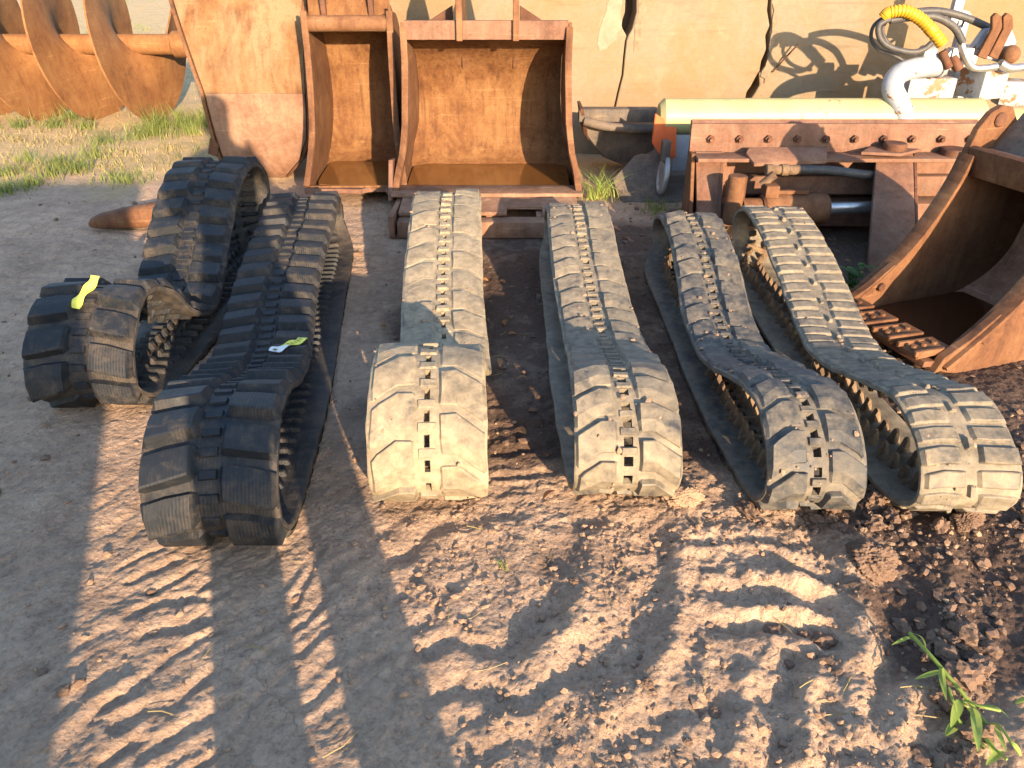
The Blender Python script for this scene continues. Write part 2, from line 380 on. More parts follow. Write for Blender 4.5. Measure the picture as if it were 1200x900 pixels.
STROKES = [  # pixel polylines of the ruts and ridges in the mud: (points, half width m, height m)
    ([(700, 625), (690, 680), (668, 730), (630, 772)], .030, .026),
    ([(765, 620), (770, 680), (740, 740), (690, 785)], .045, -.034),
    ([(560, 640), (590, 690), (610, 740)], .05, -.028),
    ([(640, 640), (640, 700), (620, 735)], .03, -.022),
    ([(470, 650), (520, 610), (600, 600)], .03, -.018),
    ([(800, 640), (800, 720), (770, 790)], .022, .022),
    ([(610, 830), (680, 800), (760, 770)], .026, -.022),
    ([(560, 870), (620, 840), (700, 800)], .02, .02),
    ([(720, 880), (800, 830), (880, 820)], .028, -.024),
    ([(500, 760), (540, 745), (600, 760)], .022, -.02),
    ([(500, 820), (540, 800), (590, 815)], .022, -.022),
    ([(560, 880), (600, 865), (640, 880)], .02, -.018),
    ([(860, 650), (900, 655), (950, 675)], .02, -.026), ([(850, 690), (900, 690), (960, 705)], .022, -.028),
    ([(845, 725), (900, 730), (960, 745)], .022, -.026), ([(880, 672), (930, 680), (970, 690)], .016, .022),
    ([(870, 710), (930, 715), (975, 728)], .016, .022),
    ([(900, 900), (905, 830), (930, 770)], .03, -.03), ([(940, 900), (950, 820), (985, 770)], .022, .022),
    ([(830, 900), (840, 830), (850, 780)], .022, -.02),
    ([(1000, 640), (1010, 700), (1000, 780), (1010, 860)], .024, .03),
    ([(1035, 650), (1060, 720), (1050, 790)], .04, -.03),
    ([(1100, 620), (1110, 680), (1130, 760)], .03, .022), ([(1160, 640), (1190, 720), (1200, 800)], .04, -.02),
    ([(950, 600), (965, 680), (975, 760)], .03, -.02),
    ([(1030, 900), (1060, 850), (1060, 790)], .022, .024), ([(1100, 900), (1100, 850), (1160, 830)], .03, -.03),
    ([(140, 660), (190, 640)], .012, -.02), ([(150, 680), (205, 655)], .012, -.022), ([(175, 695), (225, 665)], .012, -.022),
    ([(200, 712), (240, 680)], .012, -.02), ([(225, 725), (262, 690)], .012, -.018),
    ([(150, 722), (200, 705), (240, 700)], .014, -.022), ([(168, 745), (230, 730), (260, 715)], .016, -.026),
    ([(160, 805), (200, 770), (255, 735)], .012, -.02), ([(140, 850), (200, 825), (245, 790)], .014, -.024),
    ([(130, 830), (165, 815)], .012, -.018), ([(170, 885), (215, 850), (260, 830)], .016, -.026),
    ([(120, 895), (165, 870)], .014, -.02), ([(230, 895), (260, 875)], .014, -.02),
    ([(340, 700), (365, 665), (380, 640)], .012, -.02), ([(345, 735), (385, 690)], .014, -.022), ([(350, 770), (390, 735)], .012, -.02),
    ([(355, 830), (395, 790)], .014, -.022), ([(270, 760), (330, 720), (350, 690)], .012, -.016), ([(280, 800), (340, 745)], .012, -.016),
    ([(280, 850), (340, 790)], .012, -.016), ([(400, 660), (440, 640), (480, 650)], .016, -.016), ([(410, 720), (460, 700), (490, 705)], .016, -.016),
    ([(420, 780), (470, 760), (505, 770)], .016, -.018), ([(0, 810), (80, 760), (130, 735)], .02, -.018), ([(0, 700), (60, 660), (110, 650)], .02, -.014),
    ([(40, 880), (110, 830), (150, 800)], .018, .02),
    ([(578, 480), (640, 470)], .014, -.02), ([(580, 505), (650, 498)], .014, -.02), ([(580, 530), (660, 522)], .014, -.022), ([(585, 556), (660, 550)], .014, -.02),
    ([(0, 330), (70, 310), (160, 318)], .03, .014), ([(0, 360), (40, 350), (100, 352)], .03, -.014), ([(20, 300), (100, 290), (190, 300)], .03, -.012),
]
def seg_dist(px, py, pts):
    best = np.full(px.shape, 1e9)
    for a, b in zip(pts[:-1], pts[1:]):
        dx, dy = b[0]-a[0], b[1]-a[1]; L2 = dx*dx+dy*dy+1e-12
        t = np.clip(((px-a[0])*dx+(py-a[1])*dy)/L2, 0, 1)
        best = np.minimum(best, np.hypot(px-a[0]-t*dx, py-a[1]-t*dy))
    return best
def height(X, Y):
    shp = X.shape
    z = .018*fbm(X, Y, .9, 3) + .006*fbm(X, Y, 3.1, 3, seed=4.0)
    near = (np.abs(X) < 6) & (Y > -1) & (Y < 9)
    x, y = X[near], Y[near]
    wx = x+.03*fbm(x, y, 5, 4, seed=2.0); wy = y+.03*fbm(x, y, 5, 4, seed=8.0)
    rough = .13+.42*sstep(-.35, .35, x+.35*fbm(x, y, 1.3, 2, seed=3.0))*sstep(4.6, 3.0, y)
    q = .011*rough*fbm(x, y, 11, 4, ridged=True, seed=1.0)*.5 + .006*rough*fbm(x, y, 30, 3, seed=5.0)
    q += .0032*fbm(x, y, 48, 2, ridged=True, seed=6.0)*(.35+rough) + .0022*fbm(x, y, 75, 2, seed=16.0)
    cl = fbm(x, y, 17, 3, seed=11.0); q += .016*rough*np.maximum(0, cl-.25)*(1+.5*fbm(x, y, 60, 2, seed=18.0))
    # machine cleat imprints running diagonally in the lower left
    ph = (wx*.844-wy*.536)/.098*2*np.pi
    m = sstep(.15, -.25, x+.15*fbm(x, y, 1.5, 2, seed=9.0))*sstep(2.5, 1.7, y)*sstep(-2.0, -1.2, x)
    m *= .35+.65*sstep(-.1, .35, fbm(x, y, 2.2, 2, seed=12.0))
    q += m*.0024*np.tanh(4*(np.sin(ph)+.55))
    # older flattened imprints further back
    ph2 = (wx*.25+wy*.97)/.11*2*np.pi
    m2 = sstep(2.2, 3.0, y)*sstep(5.2, 4.4, y)*sstep(.2, -.6, x)
    q += m2*.003*np.tanh(1.5*np.sin(ph2))
    ph3 = (wx*.12+wy*.99)/.10*2*np.pi
    m3 = sstep(.35, .55, x)*sstep(1.05, .85, x)*sstep(2.0, 1.6, y)
    q += m3*.004*np.tanh(1.6*np.sin(ph3))
    for pts, wd, am in STROKES:
        P = [at(*p) for p in pts]
        x0, x1 = min(p.x for p in P)-wd*4, max(p.x for p in P)+wd*4; y0, y1 = min(p.y for p in P)-wd*4, max(p.y for p in P)+wd*4
        k = (x > x0) & (x < x1) & (y > y0) & (y < y1)
        d = seg_dist(wx[k]*.6+x[k]*.4, wy[k]*.6+y[k]*.4, P)
        am = am*(.34 if P[0].x < -.4 else .44); wd = wd*(1.0 if P[0].x < -.4 else 1.12); q[k] += am*np.exp(-(d/wd)**2) - .35*am*np.exp(-((d-2.0*wd)/(wd*.8))**2)
    z[near] += q
    z = z*(1-.7*sstep(8, 30, np.hypot(X, Y))) + .05*fbm(X, Y, .12, 3)*sstep(9, 30, Y)
    return z
GX, GY = np.meshgrid(xs, ys)
GZ = height(GX, GY)
def gz(x, y): return float(height(np.array([[x]], dtype=float), np.array([[y]], dtype=float))[0, 0])
def build_ground():
    ny, nx = GX.shape
    V = np.stack([GX, GY, GZ], -1).reshape(-1, 3).astype(np.float32)
    i = np.arange(ny*nx).reshape(ny, nx)
    Q = np.stack([i[:-1, :-1], i[:-1, 1:], i[1:, 1:], i[1:, :-1]], -1).reshape(-1, 4).astype(np.int32)
    me = bpy.data.meshes.new('ground'); me.vertices.add(len(V)); me.vertices.foreach_set('co', V.ravel())
    me.loops.add(Q.size); me.loops.foreach_set('vertex_index', Q.ravel())
    me.polygons.add(len(Q)); me.polygons.foreach_set('loop_start', np.arange(0, Q.size, 4, dtype=np.int32))
    me.polygons.foreach_set('loop_total', np.full(len(Q), 4, dtype=np.int32))
    me.polygons.foreach_set('use_smooth', np.ones(len(Q), dtype=bool))
    x, y = V[:, 0], V[:, 1]
    n = fbm(x, y, 1.7, 3, seed=21.0)
    wet = .85*sstep(.75, 1.15, x+.25*n)*sstep(3.9, 3.2, y)*sstep(.85, 1.3, y) + .62*sstep(-.75, -.35, x+.2*n)*sstep(1.75, 2.05, y+.1*n)*sstep(4.7, 4.2, y)*(x < 1.4)
    wet += .45*np.exp(-(((x-.17)/.28)**2+((y-1.55)/.22)**2)) + .35*np.exp(-(((x+1.0)/.25)**2+((y-1.0)/.25)**2))
    wet += .7*sstep(.8, 1.0, x)*sstep(3.3, 3.7, y)*sstep(4.8, 4.5, y)
    wet = np.clip(wet+.12*np.clip(-V[:, 2]*40, 0, 1)*(y < 2.2), 0, 1)
    field = sstep(4.9, 5.7, y+.5*n)*sstep(-1.2, -1.9, x) + sstep(5.0, 5.4, y)*(x > -1.2)*.6
    field = np.clip(field+sstep(7.5, 9, y), 0, 1)
    for nm, a in (('wet', wet), ('field', field)):
        at_ = me.attributes.new(nm, 'FLOAT', 'POINT'); at_.data.foreach_set('value', a.astype(np.float32))
    me.update(calc_edges=True); me.validate()
    o = link('ground', me, GROUND); tag(o, 'rutted pinkish brown mud yard with tyre and cleat marks', None, None, 'structure')
build_ground()

# clods and gravel scattered on the mud
def build_clods():
    bm = bmesh.new(); bmesh.ops.create_icosphere(bm, subdivisions=1, radius=1.0)
    base = np.array([v.co[:] for v in bm.verts]); fac = np.array([[v.index for v in f.verts] for f in bm.faces]); bm.free()
    def scatter(name, n, dens, mat, label, smin, smax, pw, sub=1):
        bm = bmesh.new(); bmesh.ops.create_icosphere(bm, subdivisions=sub, radius=1.0)
        base = np.array([v.co[:] for v in bm.verts]); fac = np.array([[v.index for v in f.verts] for f in bm.faces]); bm.free()
        C = []
        while len(C) < n:
            k = 4000
            y = .8+rng.random(k)**1.3*4.0; x = (rng.random(k)*2-1)*(0.25+.72*y)
            p = dens(x, y); ok = rng.random(k) < p
            C += list(zip(x[ok], y[ok]))
        C = np.array(C[:n]); s = smin+(smax-smin)*rng.random(n)**pw
        zg = height(C[:, 0][None], C[:, 1][None])[0]
        V = np.empty((n, len(base), 3))
        for i in range(n):
            b = base*(1+(rng.normal(0, .17, (len(base), 1)) if sub == 1 else (.42*fbm(base[:, 0]*1.1+base[:, 2]*.8+i*3.1, base[:, 1]*1.1-base[:, 2]*.7, 1.6, 4)[:, None]+rng.normal(0, .035, (len(base), 1)))))*np.array([rng.uniform(.7, 1.4), rng.uniform(.7, 1.4), rng.uniform(.45, .9)])
            a = rng.random()*6.28; c_, s_ = math.cos(a), math.sin(a)
            b = b @ np.array([[c_, -s_, 0], [s_, c_, 0], [0, 0, 1]])
            V[i] = b*s[i]+np.array([C[i, 0], C[i, 1], zg[i]+s[i]*.25])
        Fc = (fac[None]+(np.arange(n)*len(base))[:, None, None]).reshape(-1, 3)
        o = pymesh(name, V.reshape(-1, 3), Fc.tolist(), mat, smooth=False)
        tag(o, label, None, None, 'stuff')
    def d1(x, y):
        n = fbm(x, y, 2.3, 3, seed=31.0)
        return np.clip(sstep(-.5, .25, x+.3*n)*sstep(2.6, 1.4, y)*(.25+.9*sstep(-.1, .5, n))+.05*(x < 0)+.3*np.exp(-(((x+.05)/.35)**2+((y-1.55)/.2)**2)), 0, 1)
    def d2(x, y):
        n = fbm(x, y, 2.0, 3, seed=41.0)
        return np.clip(sstep(.5, 1.0, x+.2*n)*.7*sstep(-.2, .4, n)+.18*sstep(1.8, 2.3, y)*sstep(-.7, -.3, x)+.12*sstep(-.85, -1.2, x)*sstep(-.1, .4, n), 0, 1)
    def d3(x, y):
        n = fbm(x, y, 2.6, 3, seed=61.0)
        return np.clip(sstep(.62, .95, x+.15*n)*sstep(2.2, 1.6, y)*sstep(-.15, .35, n)+.03*sstep(-.25, .1, x)*sstep(1.9, 1.5, y)*sstep(.05, .5, n), 0, 1)
    scatter('gravel', 11000, d1, CLOD_M, 'small dry crumbs of earth and stones strewn over the mud', .0010, .011, 10)
    scatter('soil_lumps', 170, d3, CLOD_W, 'crumbled brown lumps of soil on the wet ground at the right', .007, .030, 3.0, 3)
    scatter('rubble', 7000, d2, CLOD_W, 'damp dark clods of earth strewn over the wet mud', .0012, .018, 9)
build_clods()
def rock(name, px, py, r, mat, label, cat, sq=(1, 1, .7), rz=0.0, grp=None):
    p = at(px, py, .0); bm = bmesh.new(); bmesh.ops.create_icosphere(bm, subdivisions=5, radius=1.0)
    P = np.array([v.co[:] for v in bm.verts]); sd = rng.random()*50
    d = 1+.26*fbm(P[:, 0]+P[:, 2]*.7, P[:, 1]-P[:, 2]*.6, 1.3, 3, seed=sd)+.10*fbm(P[:, 0]-P[:, 2]*.9, P[:, 1]+P[:, 2]*.8, 5.5, 4, True, seed=sd)
    for v, k in zip(bm.verts, d): v.co = Vector((v.co.x*sq[0], v.co.y*sq[1], v.co.z*sq[2]))*float(k)*r
    o = finish(bm, name, mat, ang=25); o.location = (p.x, p.y, gz(p.x, p.y)+r*sq[2]*.35); o.rotation_euler = (0, 0, rz)
    return tag(o, label, cat, grp)
rock('soil_clod', 1018, 660, .062, CLOD_W, 'large crumbly brown clod of earth in front of the gap between the two right tracks', 'clod', (1, .9, .75))
rock('soil_clod', 1132, 612, .04, CLOD_W, 'lump of earth lying close in front of the rightmost track', 'clod', (1.2, .8, .6), .5)
rock('soil_clod', 800, 585, .045, CLOD_M, 'flat lump of dry soil against the front right corner of the track with square holes', 'clod', (1.2, .8, .6), .2)

# ------------------------------------------------------------------ rubber tracks
class Sweep:
    def __init__(s, pts, yaw=0.0, M=720):
        P = np.array([(p[0], p[1], p[2], (p[3] if len(p) > 3 else 0.0)) for p in pts], dtype=float)
        C = spline(P, 40, True)
        d = np.linalg.norm(np.roll(C[:, :3], -1, 0)-C[:, :3], axis=1); s.L = d.sum()
        acc = np.concatenate([[0], np.cumsum(d)]); Cc = np.vstack([C, C[:1]])
        u = np.linspace(0, s.L, M, endpoint=False)
        Q = np.stack([np.interp(u, acc, Cc[:, k]) for k in range(4)], -1)
        for _ in range(6): Q = (np.roll(Q, 1, 0)+2*Q+np.roll(Q, -1, 0))/4
        s.C = Q[:, :3]; s.M = M
        T = np.roll(s.C, -2, 0)-np.roll(s.C, 2, 0); T /= np.linalg.norm(T, axis=1)[:, None]
        W = np.array([math.cos(yaw), math.sin(yaw), 0])[None].repeat(M, 0)
        W = W-T*(W*T).sum(1)[:, None]; W /= np.linalg.norm(W, axis=1)[:, None]
        N = np.cross(T, W); a = np.radians(Q[:, 3])[:, None]
        s.W = W*np.cos(a)+N*np.sin(a); s.N = np.cross(T, s.W)
    def map(s, u, v, n):
        u = np.asarray(u, float); f = (u/s.L % 1.0)*s.M; i = np.floor(f).astype(int) % s.M; j = (i+1) % s.M; t = (f-np.floor(f))[..., None]
        g = lambda A: A[i]*(1-t)+A[j]*t
        return g(s.C)+g(s.W)*np.asarray(v)[..., None]+g(s.N)*np.asarray(n)[..., None]

class MB:
    def __init__(s): s.V = []; s.F = []; s.UV = []; s.n = 0
    def grid(s, P, uv, mask=None, flip=False):
        a, b = P.shape[:2]; idx = s.n+np.arange(a*b).reshape(a, b)
        s.V.append(P.reshape(-1, 3)); s.UV.append(uv.reshape(-1, 2)); s.n += a*b
        for i in range(a-1):
            for j in range(b-1):
                if mask is not None and not mask[i, j]: continue
                q = [int(idx[i, j]), int(idx[i, j+1]), int(idx[i+1, j+1]), int(idx[i+1, j])]
                s.F.append(q[::-1] if flip else q)
        return idx
    def build(s, name, mat, parent, ang=38):
        return pymesh(name, np.concatenate(s.V), s.F, mat, parent, True, ang, np.concatenate(s.UV))

def belt(sw, w, t, pitch_n, hole=None, per=8):
    """band with worn edges; hole = (half width, fraction of the pitch)"""
    b = MB(); nu = pitch_n*per
    vv = [-w/2, -w/2+.006, -w*.36, -w*.22, -w*.1]+([-hole[0], hole[0]] if hole else [0.0])+[w*.1, w*.22, w*.36, w/2-.006, w/2]
    vv = np.array(vv); u = np.linspace(0, sw.L, nu, endpoint=False)
    U, Vv = np.meshgrid(u, vv, indexing='ij')
    wob = .004*fbm(U*1.0, Vv*0+3, 6, 3, seed=w*100); Ve = Vv*(1+wob/(w/2))
    rim = np.where(np.abs(Vv) > w/2-.003, .30, .5)
    nz = .0018*fbm(U, Vv, 14, 3, seed=3+w)
    P0 = sw.map(U, Ve, t*rim+nz); P1 = sw.map(U, Ve, -t*rim+nz)
    nv = len(vv); allV = np.concatenate([P0.reshape(-1, 3), P1.reshape(-1, 3)])
    uv = np.stack([Vv, U], -1).reshape(-1, 2); b.V = [allV]; b.UV = [np.concatenate([uv, uv])]; b.n = len(allV); o = nu*nv
    ix = lambda i, j, k: (i % nu)*nv+j+k*o
    hj = (nv//2-1) if hole else -1
    for i in range(nu):
        ish = hole and (i % per) < hole[1]*per
        for j in range(nv-1):
            if ish and j == hj: continue
            b.F.append([ix(i, j, 0), ix(i, j+1, 0), ix(i+1, j+1, 0), ix(i+1, j, 0)][::-1])
            b.F.append([ix(i, j, 1), ix(i, j+1, 1), ix(i+1, j+1, 1), ix(i+1, j, 1)])
        b.F.append([ix(i, 0, 0), ix(i+1, 0, 0), ix(i+1, 0, 1), ix(i, 0, 1)][::-1])
        b.F.append([ix(i, nv-1, 0), ix(i+1, nv-1, 0), ix(i+1, nv-1, 1), ix(i, nv-1, 1)])
        if ish:
            b.F.append([ix(i, hj, 0), ix(i+1, hj, 0), ix(i+1, hj, 1), ix(i, hj, 1)])
            b.F.append([ix(i, hj+1, 0), ix(i+1, hj+1, 0), ix(i+1, hj+1, 1), ix(i, hj+1, 1)][::-1])
            if i % per == 0: b.F.append([ix(i, hj, 0), ix(i, hj+1, 0), ix(i, hj+1, 1), ix(i, hj, 1)])
            if ((i+1) % per) >= hole[1]*per: b.F.append([ix(i+1, hj, 0), ix(i+1, hj+1, 0), ix(i+1, hj+1, 1), ix(i+1, hj, 1)][::-1])
    return b
STEP = [(-1, 0), (-.93, .9), (-.86, 1), (.25, .80), (.92, .30), (1, 0)]
TRAP = [(-1, 0), (-.86, .82), (-.74, 1), (.74, 1), (.86, .82), (1, 0)]
SAW = [(-1, 0), (-.9, .62), (-.25, .80), (-.05, .86), (.62, 1.0), (.74, .96), (1, 0)]
def lug(b, sw, u0, st, h, t, prof, side=1, din=.012, jit=.0):
    """st: list of (v, u shift, half length); stations along the width"""
    st = [(st[0][0], st[0][1], st[0][2], 0.0)]+[(a[0]+(din if k == 0 else (-din if k == len(st)-1 else 0))*(1 if st[-1][0] > st[0][0] else -1), a[1], a[2], 1.0) for k, a in enumerate(st)]+[(st[-1][0], st[-1][1], st[-1][2], 0.0)]
    A = np.array(st); pr = np.array(prof)
    U = u0+A[:, 1:2]+A[:, 2:3]*pr[None, :, 0]*(.93+.07*A[:, 3:4]); Vv = np.repeat(A[:, 0:1], len(pr), 1)
    hh = h*(1+jit*random.gauss(0, .2))
    Nn = side*(t*.5-.001+A[:, 3:4]*pr[None, :, 1]*hh)
    if jit:
        Nn = Nn+side*.0022*fbm(U, Vv, 22, 2, seed=7.0)*(pr[None, :, 1] > .5)*jit; Vv = Vv+.003*fbm(U, Vv, 15, 2, seed=2.0)*jit
    P = sw.map(U, Vv, Nn)
    flip = (st[-1][0] > st[0][0]) == (side > 0)
    b.grid(P, np.stack([Vv, U], -1), flip=flip)
def track(label, pts, w, t, pitch, style, mat, yaw=0.0, hole=None, lugh=.024, teeth='blocks', mud=1.0):
    sw = Sweep(pts, yaw); n = int(round(sw.L/pitch)); p = sw.L/n
    c = Vector(sw.C.mean(0)); c.z = 0
    root = empty('rubber_track', c); tag(root, label, 'rubber track', 'excavator rubber tracks laid out side by side on the mud')
    sw.C = sw.C-np.array(c)[None]
    bb = belt(sw, w, t, n*(2 if hole else 1), hole, 6 if hole else 8).build('belt', mat, root)
    b = MB(); h2 = w/2
    for k in range(n):
        u = k*p
        if style == 'block':
            for sgn, off in ((-1, 0.0), (1, .5)):
                a, e = .17*h2, h2*1.005
                lug(b, sw, u+off*p, [(sgn*a, -.01, p*.40), (sgn*h2*.6, 0, p*.42), (sgn*e, .012, p*.40)], lugh, t, SAW, din=.014, jit=mud)
            for q in range(2): lug(b, sw, u+(q*.5+.2)*p, [(-.15*h2, 0, p*.11), (.15*h2, 0, p*.11)], .009, t, TRAP, din=.004, jit=mud)
        elif style == 'chevron':
            for sgn, off in ((-1, 0.0), (1, .5)):
                lug(b, sw, u+off*p, [(sgn*.20*h2, .0, p*.40), (sgn*.50*h2, .0, p*.41), (sgn*.80*h2, .26*p, p*.42), (sgn*(1.0-.07*random.random()**2)*h2, .38*p, p*.42)], lugh*random.uniform(.75, 1.1), t, STEP, din=.008, jit=mud)
            for q in range(2):
                if hole and random.random() < .9: lug(b, sw, u+(q*.5+.36)*p, [(-.16*h2, 0, p*.10), (.16*h2, 0, p*.10)], .010*random.uniform(.6, 1.2), t, TRAP, din=.004, jit=mud)
        elif style == 'bars':
            for sgn in (-1, 1):
                for off, a, e in ((0.0, .10, .97), (.5, .16, 1.0)):
                    lug(b, sw, u+off*p, [(sgn*a*h2, 0, p*.19), (sgn*.55*h2, .02*p*sgn, p*.20), (sgn*e*h2, 0.04*p, p*.19)], lugh, t, TRAP, din=.010, jit=mud)
            lug(b, sw, u+.25*p, [(-.09*h2, 0, p*.14), (.09*h2, 0, p*.12)], lugh*1.3, t, TRAP, din=.006, jit=mud)
    b.build('tread', mat, root, 18)
    b = MB(); T2 = [(-1, 0), (-.5, 1), (.5, 1), (1, 0)]
    for k in range(n*(2 if teeth == 'ridges' else 1)):
        u = k*p*(.5 if teeth == 'ridges' else 1)
        if teeth == 'ridges':
            lug(b, sw, u, [(-h2*.62, 0, p*.10), (-h2*.2, 0, p*.10)], .016, t, T2, -1, .008); lug(b, sw, u, [(h2*.2, 0, p*.10), (h2*.62, 0, p*.10)], .016, t, T2, -1, .008)
            for sgn in (-1, 1): lug(b, sw, u, [(sgn*h2*.10, 0, p*.16), (sgn*h2*.26, 0, p*.16)], .028, t, T2, -1, .010)
        else:
            for sgn in (-1, 1):
                for off in (.0, .5): lug(b, sw, u+off*p, [(sgn*h2*.13, 0, p*.15), (sgn*h2*.40, 0, p*.15)], .050, t, [(-1, 0), (-.55, .9), (-.2, 1), (.3, 1), (.62, .85), (1, 0)], -1, .014, jit=.5)
            lug(b, sw, u+.3*p, [(-h2*.5, 0, p*.12), (h2*.5, 0, p*.12)], .010, t, T2, -1, .01)
    b.build('guide_lugs', TEETH_M if teeth != 'ridges' else mat, root)
    if mud > .8:
        bm = bmesh.new(); bmesh.ops.create_icosphere(bm, subdivisions=1, radius=1.0)
        base = np.array([v.co[:] for v in bm.verts]); fac = np.array([[v.index for v in f.verts] for f in bm.faces]); bm.free()
        V = []; Fc = []; k = 0
        for _ in range(420):
            u = random.uniform(0, sw.L); v = random.uniform(-1, 1)*h2*.98
            if fbm(np.array([u*2.0]), np.array([v*3+lugh*500]), 1.4, 2, seed=71.0)[0] < .05: continue
            sz = .0016+.007*random.random()**3.5; q = base*(1+rng.normal(0, .15, (len(base), 1)))*sz
            V.append(sw.map(u+q[:, 0]*1.5, v+q[:, 1]*1.3, t*.5+lugh*random.uniform(.2, .95)+q[:, 2]*.6)); Fc += (fac+k).tolist(); k += len(base)
        tag(pymesh('caked_mud', np.concatenate(V), Fc, CLOD_M, root, smooth=False), None, None, None, 'stuff')
    return root, sw, c

Zb = .030
def lp(xf, xb, front, back, top, base=Zb, bdx=0.0):
    """front/back: lists of (Y, Z) ; top: (Y, Z, dX) from back to front; X runs linearly from xf to xb"""
    y0 = min(p[0] for p in front); y1 = max(p[0] for p in back)
    X = lambda y: xf+(xb-xf)*(y-y0)/(y1-y0)
    out = []
    ya, yb = y0+.14, y1-.16
    for k in range(5): y = ya+(yb-ya)*k/4; out.append((X(y)+bdx*min(1, k/.8+.3), y, base+.004*math.sin(k*2)))
    for p in back: out.append((X(p[0])+(p[2] if len(p) > 2 else 0), p[0], p[1])+((p[3],) if len(p) > 3 else ()))
    for p in top: out.append((X(p[0])+p[2], p[0], p[1])+((p[3],) if len(p) > 3 else ()))
    for p in front: out.append((X(p[0])+(p[2] if len(p) > 2 else 0), p[0], p[1])+((p[3],) if len(p) > 3 else ()))
    return out

T1 = track('black rubber track with tall rear hump and folded front roll, far left of the row',
    lp(-1.43, -1.44, front=[(2.40, .345, -.02), (2.27, .23, -.02), (2.26, .10, -.02)],
       back=[(3.92, .15), (3.95, .36), (3.80, .475)],
       top=[(3.58, .46, .0), (3.32, .34, .01), (3.04, .21, .04), (2.86, .14, .05), (2.73, .18, .02), (2.63, .30, -.01), (2.52, .36, -.02)], bdx=.05),
    .355, .024, .115, 'block', RB_BLACK, yaw=R(4), lugh=.034, teeth='ridges', mud=.5)
T2 = track('long black rubber track with chunky staggered lugs, second from the left',
    lp(-.775, -1.06, front=[(1.70, .315), (1.575, .23), (1.555, .11)],
       back=[(3.92, .12), (3.93, .22), (3.80, .295)],
       top=[(3.5, .28, .0), (3.1, .23, -.02), (2.78, .17, -.03), (2.52, .14, -.02), (2.3, .165, -.01), (2.1, .23, 0), (1.94, .30, 0), (1.82, .33, 0)], bdx=.045),
    .345, .024, .115, 'block', RB_BLACK, yaw=R(4), lugh=.034, teeth='ridges', mud=.5)
T3 = track('pale clay caked rubber track with wide worn front roll, third from the left',
    lp(-.232, -.325, front=[(1.90, .355), (1.745, .26), (1.715, .11)],
       back=[(3.87, .12), (3.89, .25), (3.77, .335)],
       top=[(3.5, .33, .0), (3.2, .27, 0), (2.9, .19, 0), (2.65, .13, 0.01), (2.42, .10, .02), (2.28, .17, .01), (2.17, .29, 0.0), (2.05, .365, 0)]),
    .330, .022, .135, 'chevron', RB_PALE, yaw=R(1), hole=(.008, .34), lugh=.013, mud=1.6)
T4 = track('dusty rubber track with square sprocket holes down the middle, fourth from the left',
    lp(.325, .315, front=[(1.90, .295), (1.77, .22), (1.745, .10)],
       back=[(3.78, .11), (3.81, .22), (3.69, .295)],
       top=[(3.45, .285, .0), (3.15, .23, 0.0), (2.87, .17, 0.01), (2.62, .14, .02), (2.38, .175, .02), (2.17, .25, .01), (2.02, .30, 0)], bdx=-.03),
    .300, .022, .105, 'chevron', RB_TAN, yaw=R(-1), hole=(.013, .5), lugh=.019, mud=1.0)
T5 = track('grey brown rubber track with zigzag lugs, second from the right and nearest the rightmost one',
    lp(.835, .83, front=[(1.86, .29), (1.72, .215), (1.69, .10)],
       back=[(3.62, .11), (3.65, .23), (3.52, .30)],
       top=[(3.3, .29, .0), (3.0, .225, -.01), (2.74, .165, -.03), (2.5, .14, -.03), (2.29, .18, -.03), (2.1, .25, -.02), (1.96, .29, -.01)], bdx=-.05),
    .268, .022, .105, 'chevron', RB_GREY, yaw=R(-2), hole=(.011, .5), lugh=.021, mud=1.0)
T6 = track('tan rubber track with close straight bars and toothed inside, far right of the row',
    lp(1.245, 1.225, front=[(1.85, .285), (1.70, .215), (1.665, .10)],
       back=[(3.64, .12), (3.67, .25), (3.54, .33)],
       top=[(3.32, .32, .0), (3.03, .25, 0), (2.74, .175, -.01), (2.5, .15, -.03), (2.28, .185, -.04), (2.08, .25, -.03), (1.94, .285, -.01)], bdx=-.06),
    .265, .020, .12, 'bars', RB_TAN, yaw=R(-3), lugh=.010, mud=1.0)

# paper slips on the two black tracks
def slip(name, label, base, ang, L, wd, wh_from, grp):
    """a limp strip of paper lying on a track; origin at its centre"""
    root = empty(name, base, ang); tag(root, label, 'paper tag', grp)
    n, m = 22, 6
    def P(i, j, off=0.0):
        s = i/n-.5; a = j/m-.5
        z = .006+.005*math.sin(i*.55)*math.cos(j*.6)+off
        return Vector((a*wd*(1+.08*math.sin(i*.4))+.010*math.sin(s*5), s*L, z))
    def strip(i0, i1, nm, mat):
        V = []; Fc = []
        for k in (0, 1):
            for i in range(i0, i1+1):
                for j in range(m+1): V.append(P(i, j, -.0012*k))
        r = (i1-i0+1)*(m+1); ix = lambda i, j, k: k*r+i*(m+1)+j
        for i in range(i1-i0):
            for j in range(m):
                Fc.append([ix(i, j, 0), ix(i, j+1, 0), ix(i+1, j+1, 0), ix(i+1, j, 0)]); Fc.append([ix(i, j, 1), ix(i+1, j, 1), ix(i+1, j+1, 1), ix(i, j+1, 1)])
        return pymesh(nm, V, Fc, mat, root)
    if wh_from:
        strip(wh_from, n, 'printed_face', PAPER); strip(0, wh_from, 'blank_end', PAPERW)
        bm = bmesh.new()
        for i in range(wh_from+2, n-1, 2):
            c = P(i, 3, .002); bx(bm, c, (wd*random.uniform(.2, .5), L/n*.45, .001), bev=0)
        c = P(2, 3, .003); bx(bm, c, (wd*.35, L/n*1.6, .001), bev=0)
        finish(bm, 'ink_marks', INK, root, smooth=False)
    else: strip(0, n, 'paper', PAPER)
    return root
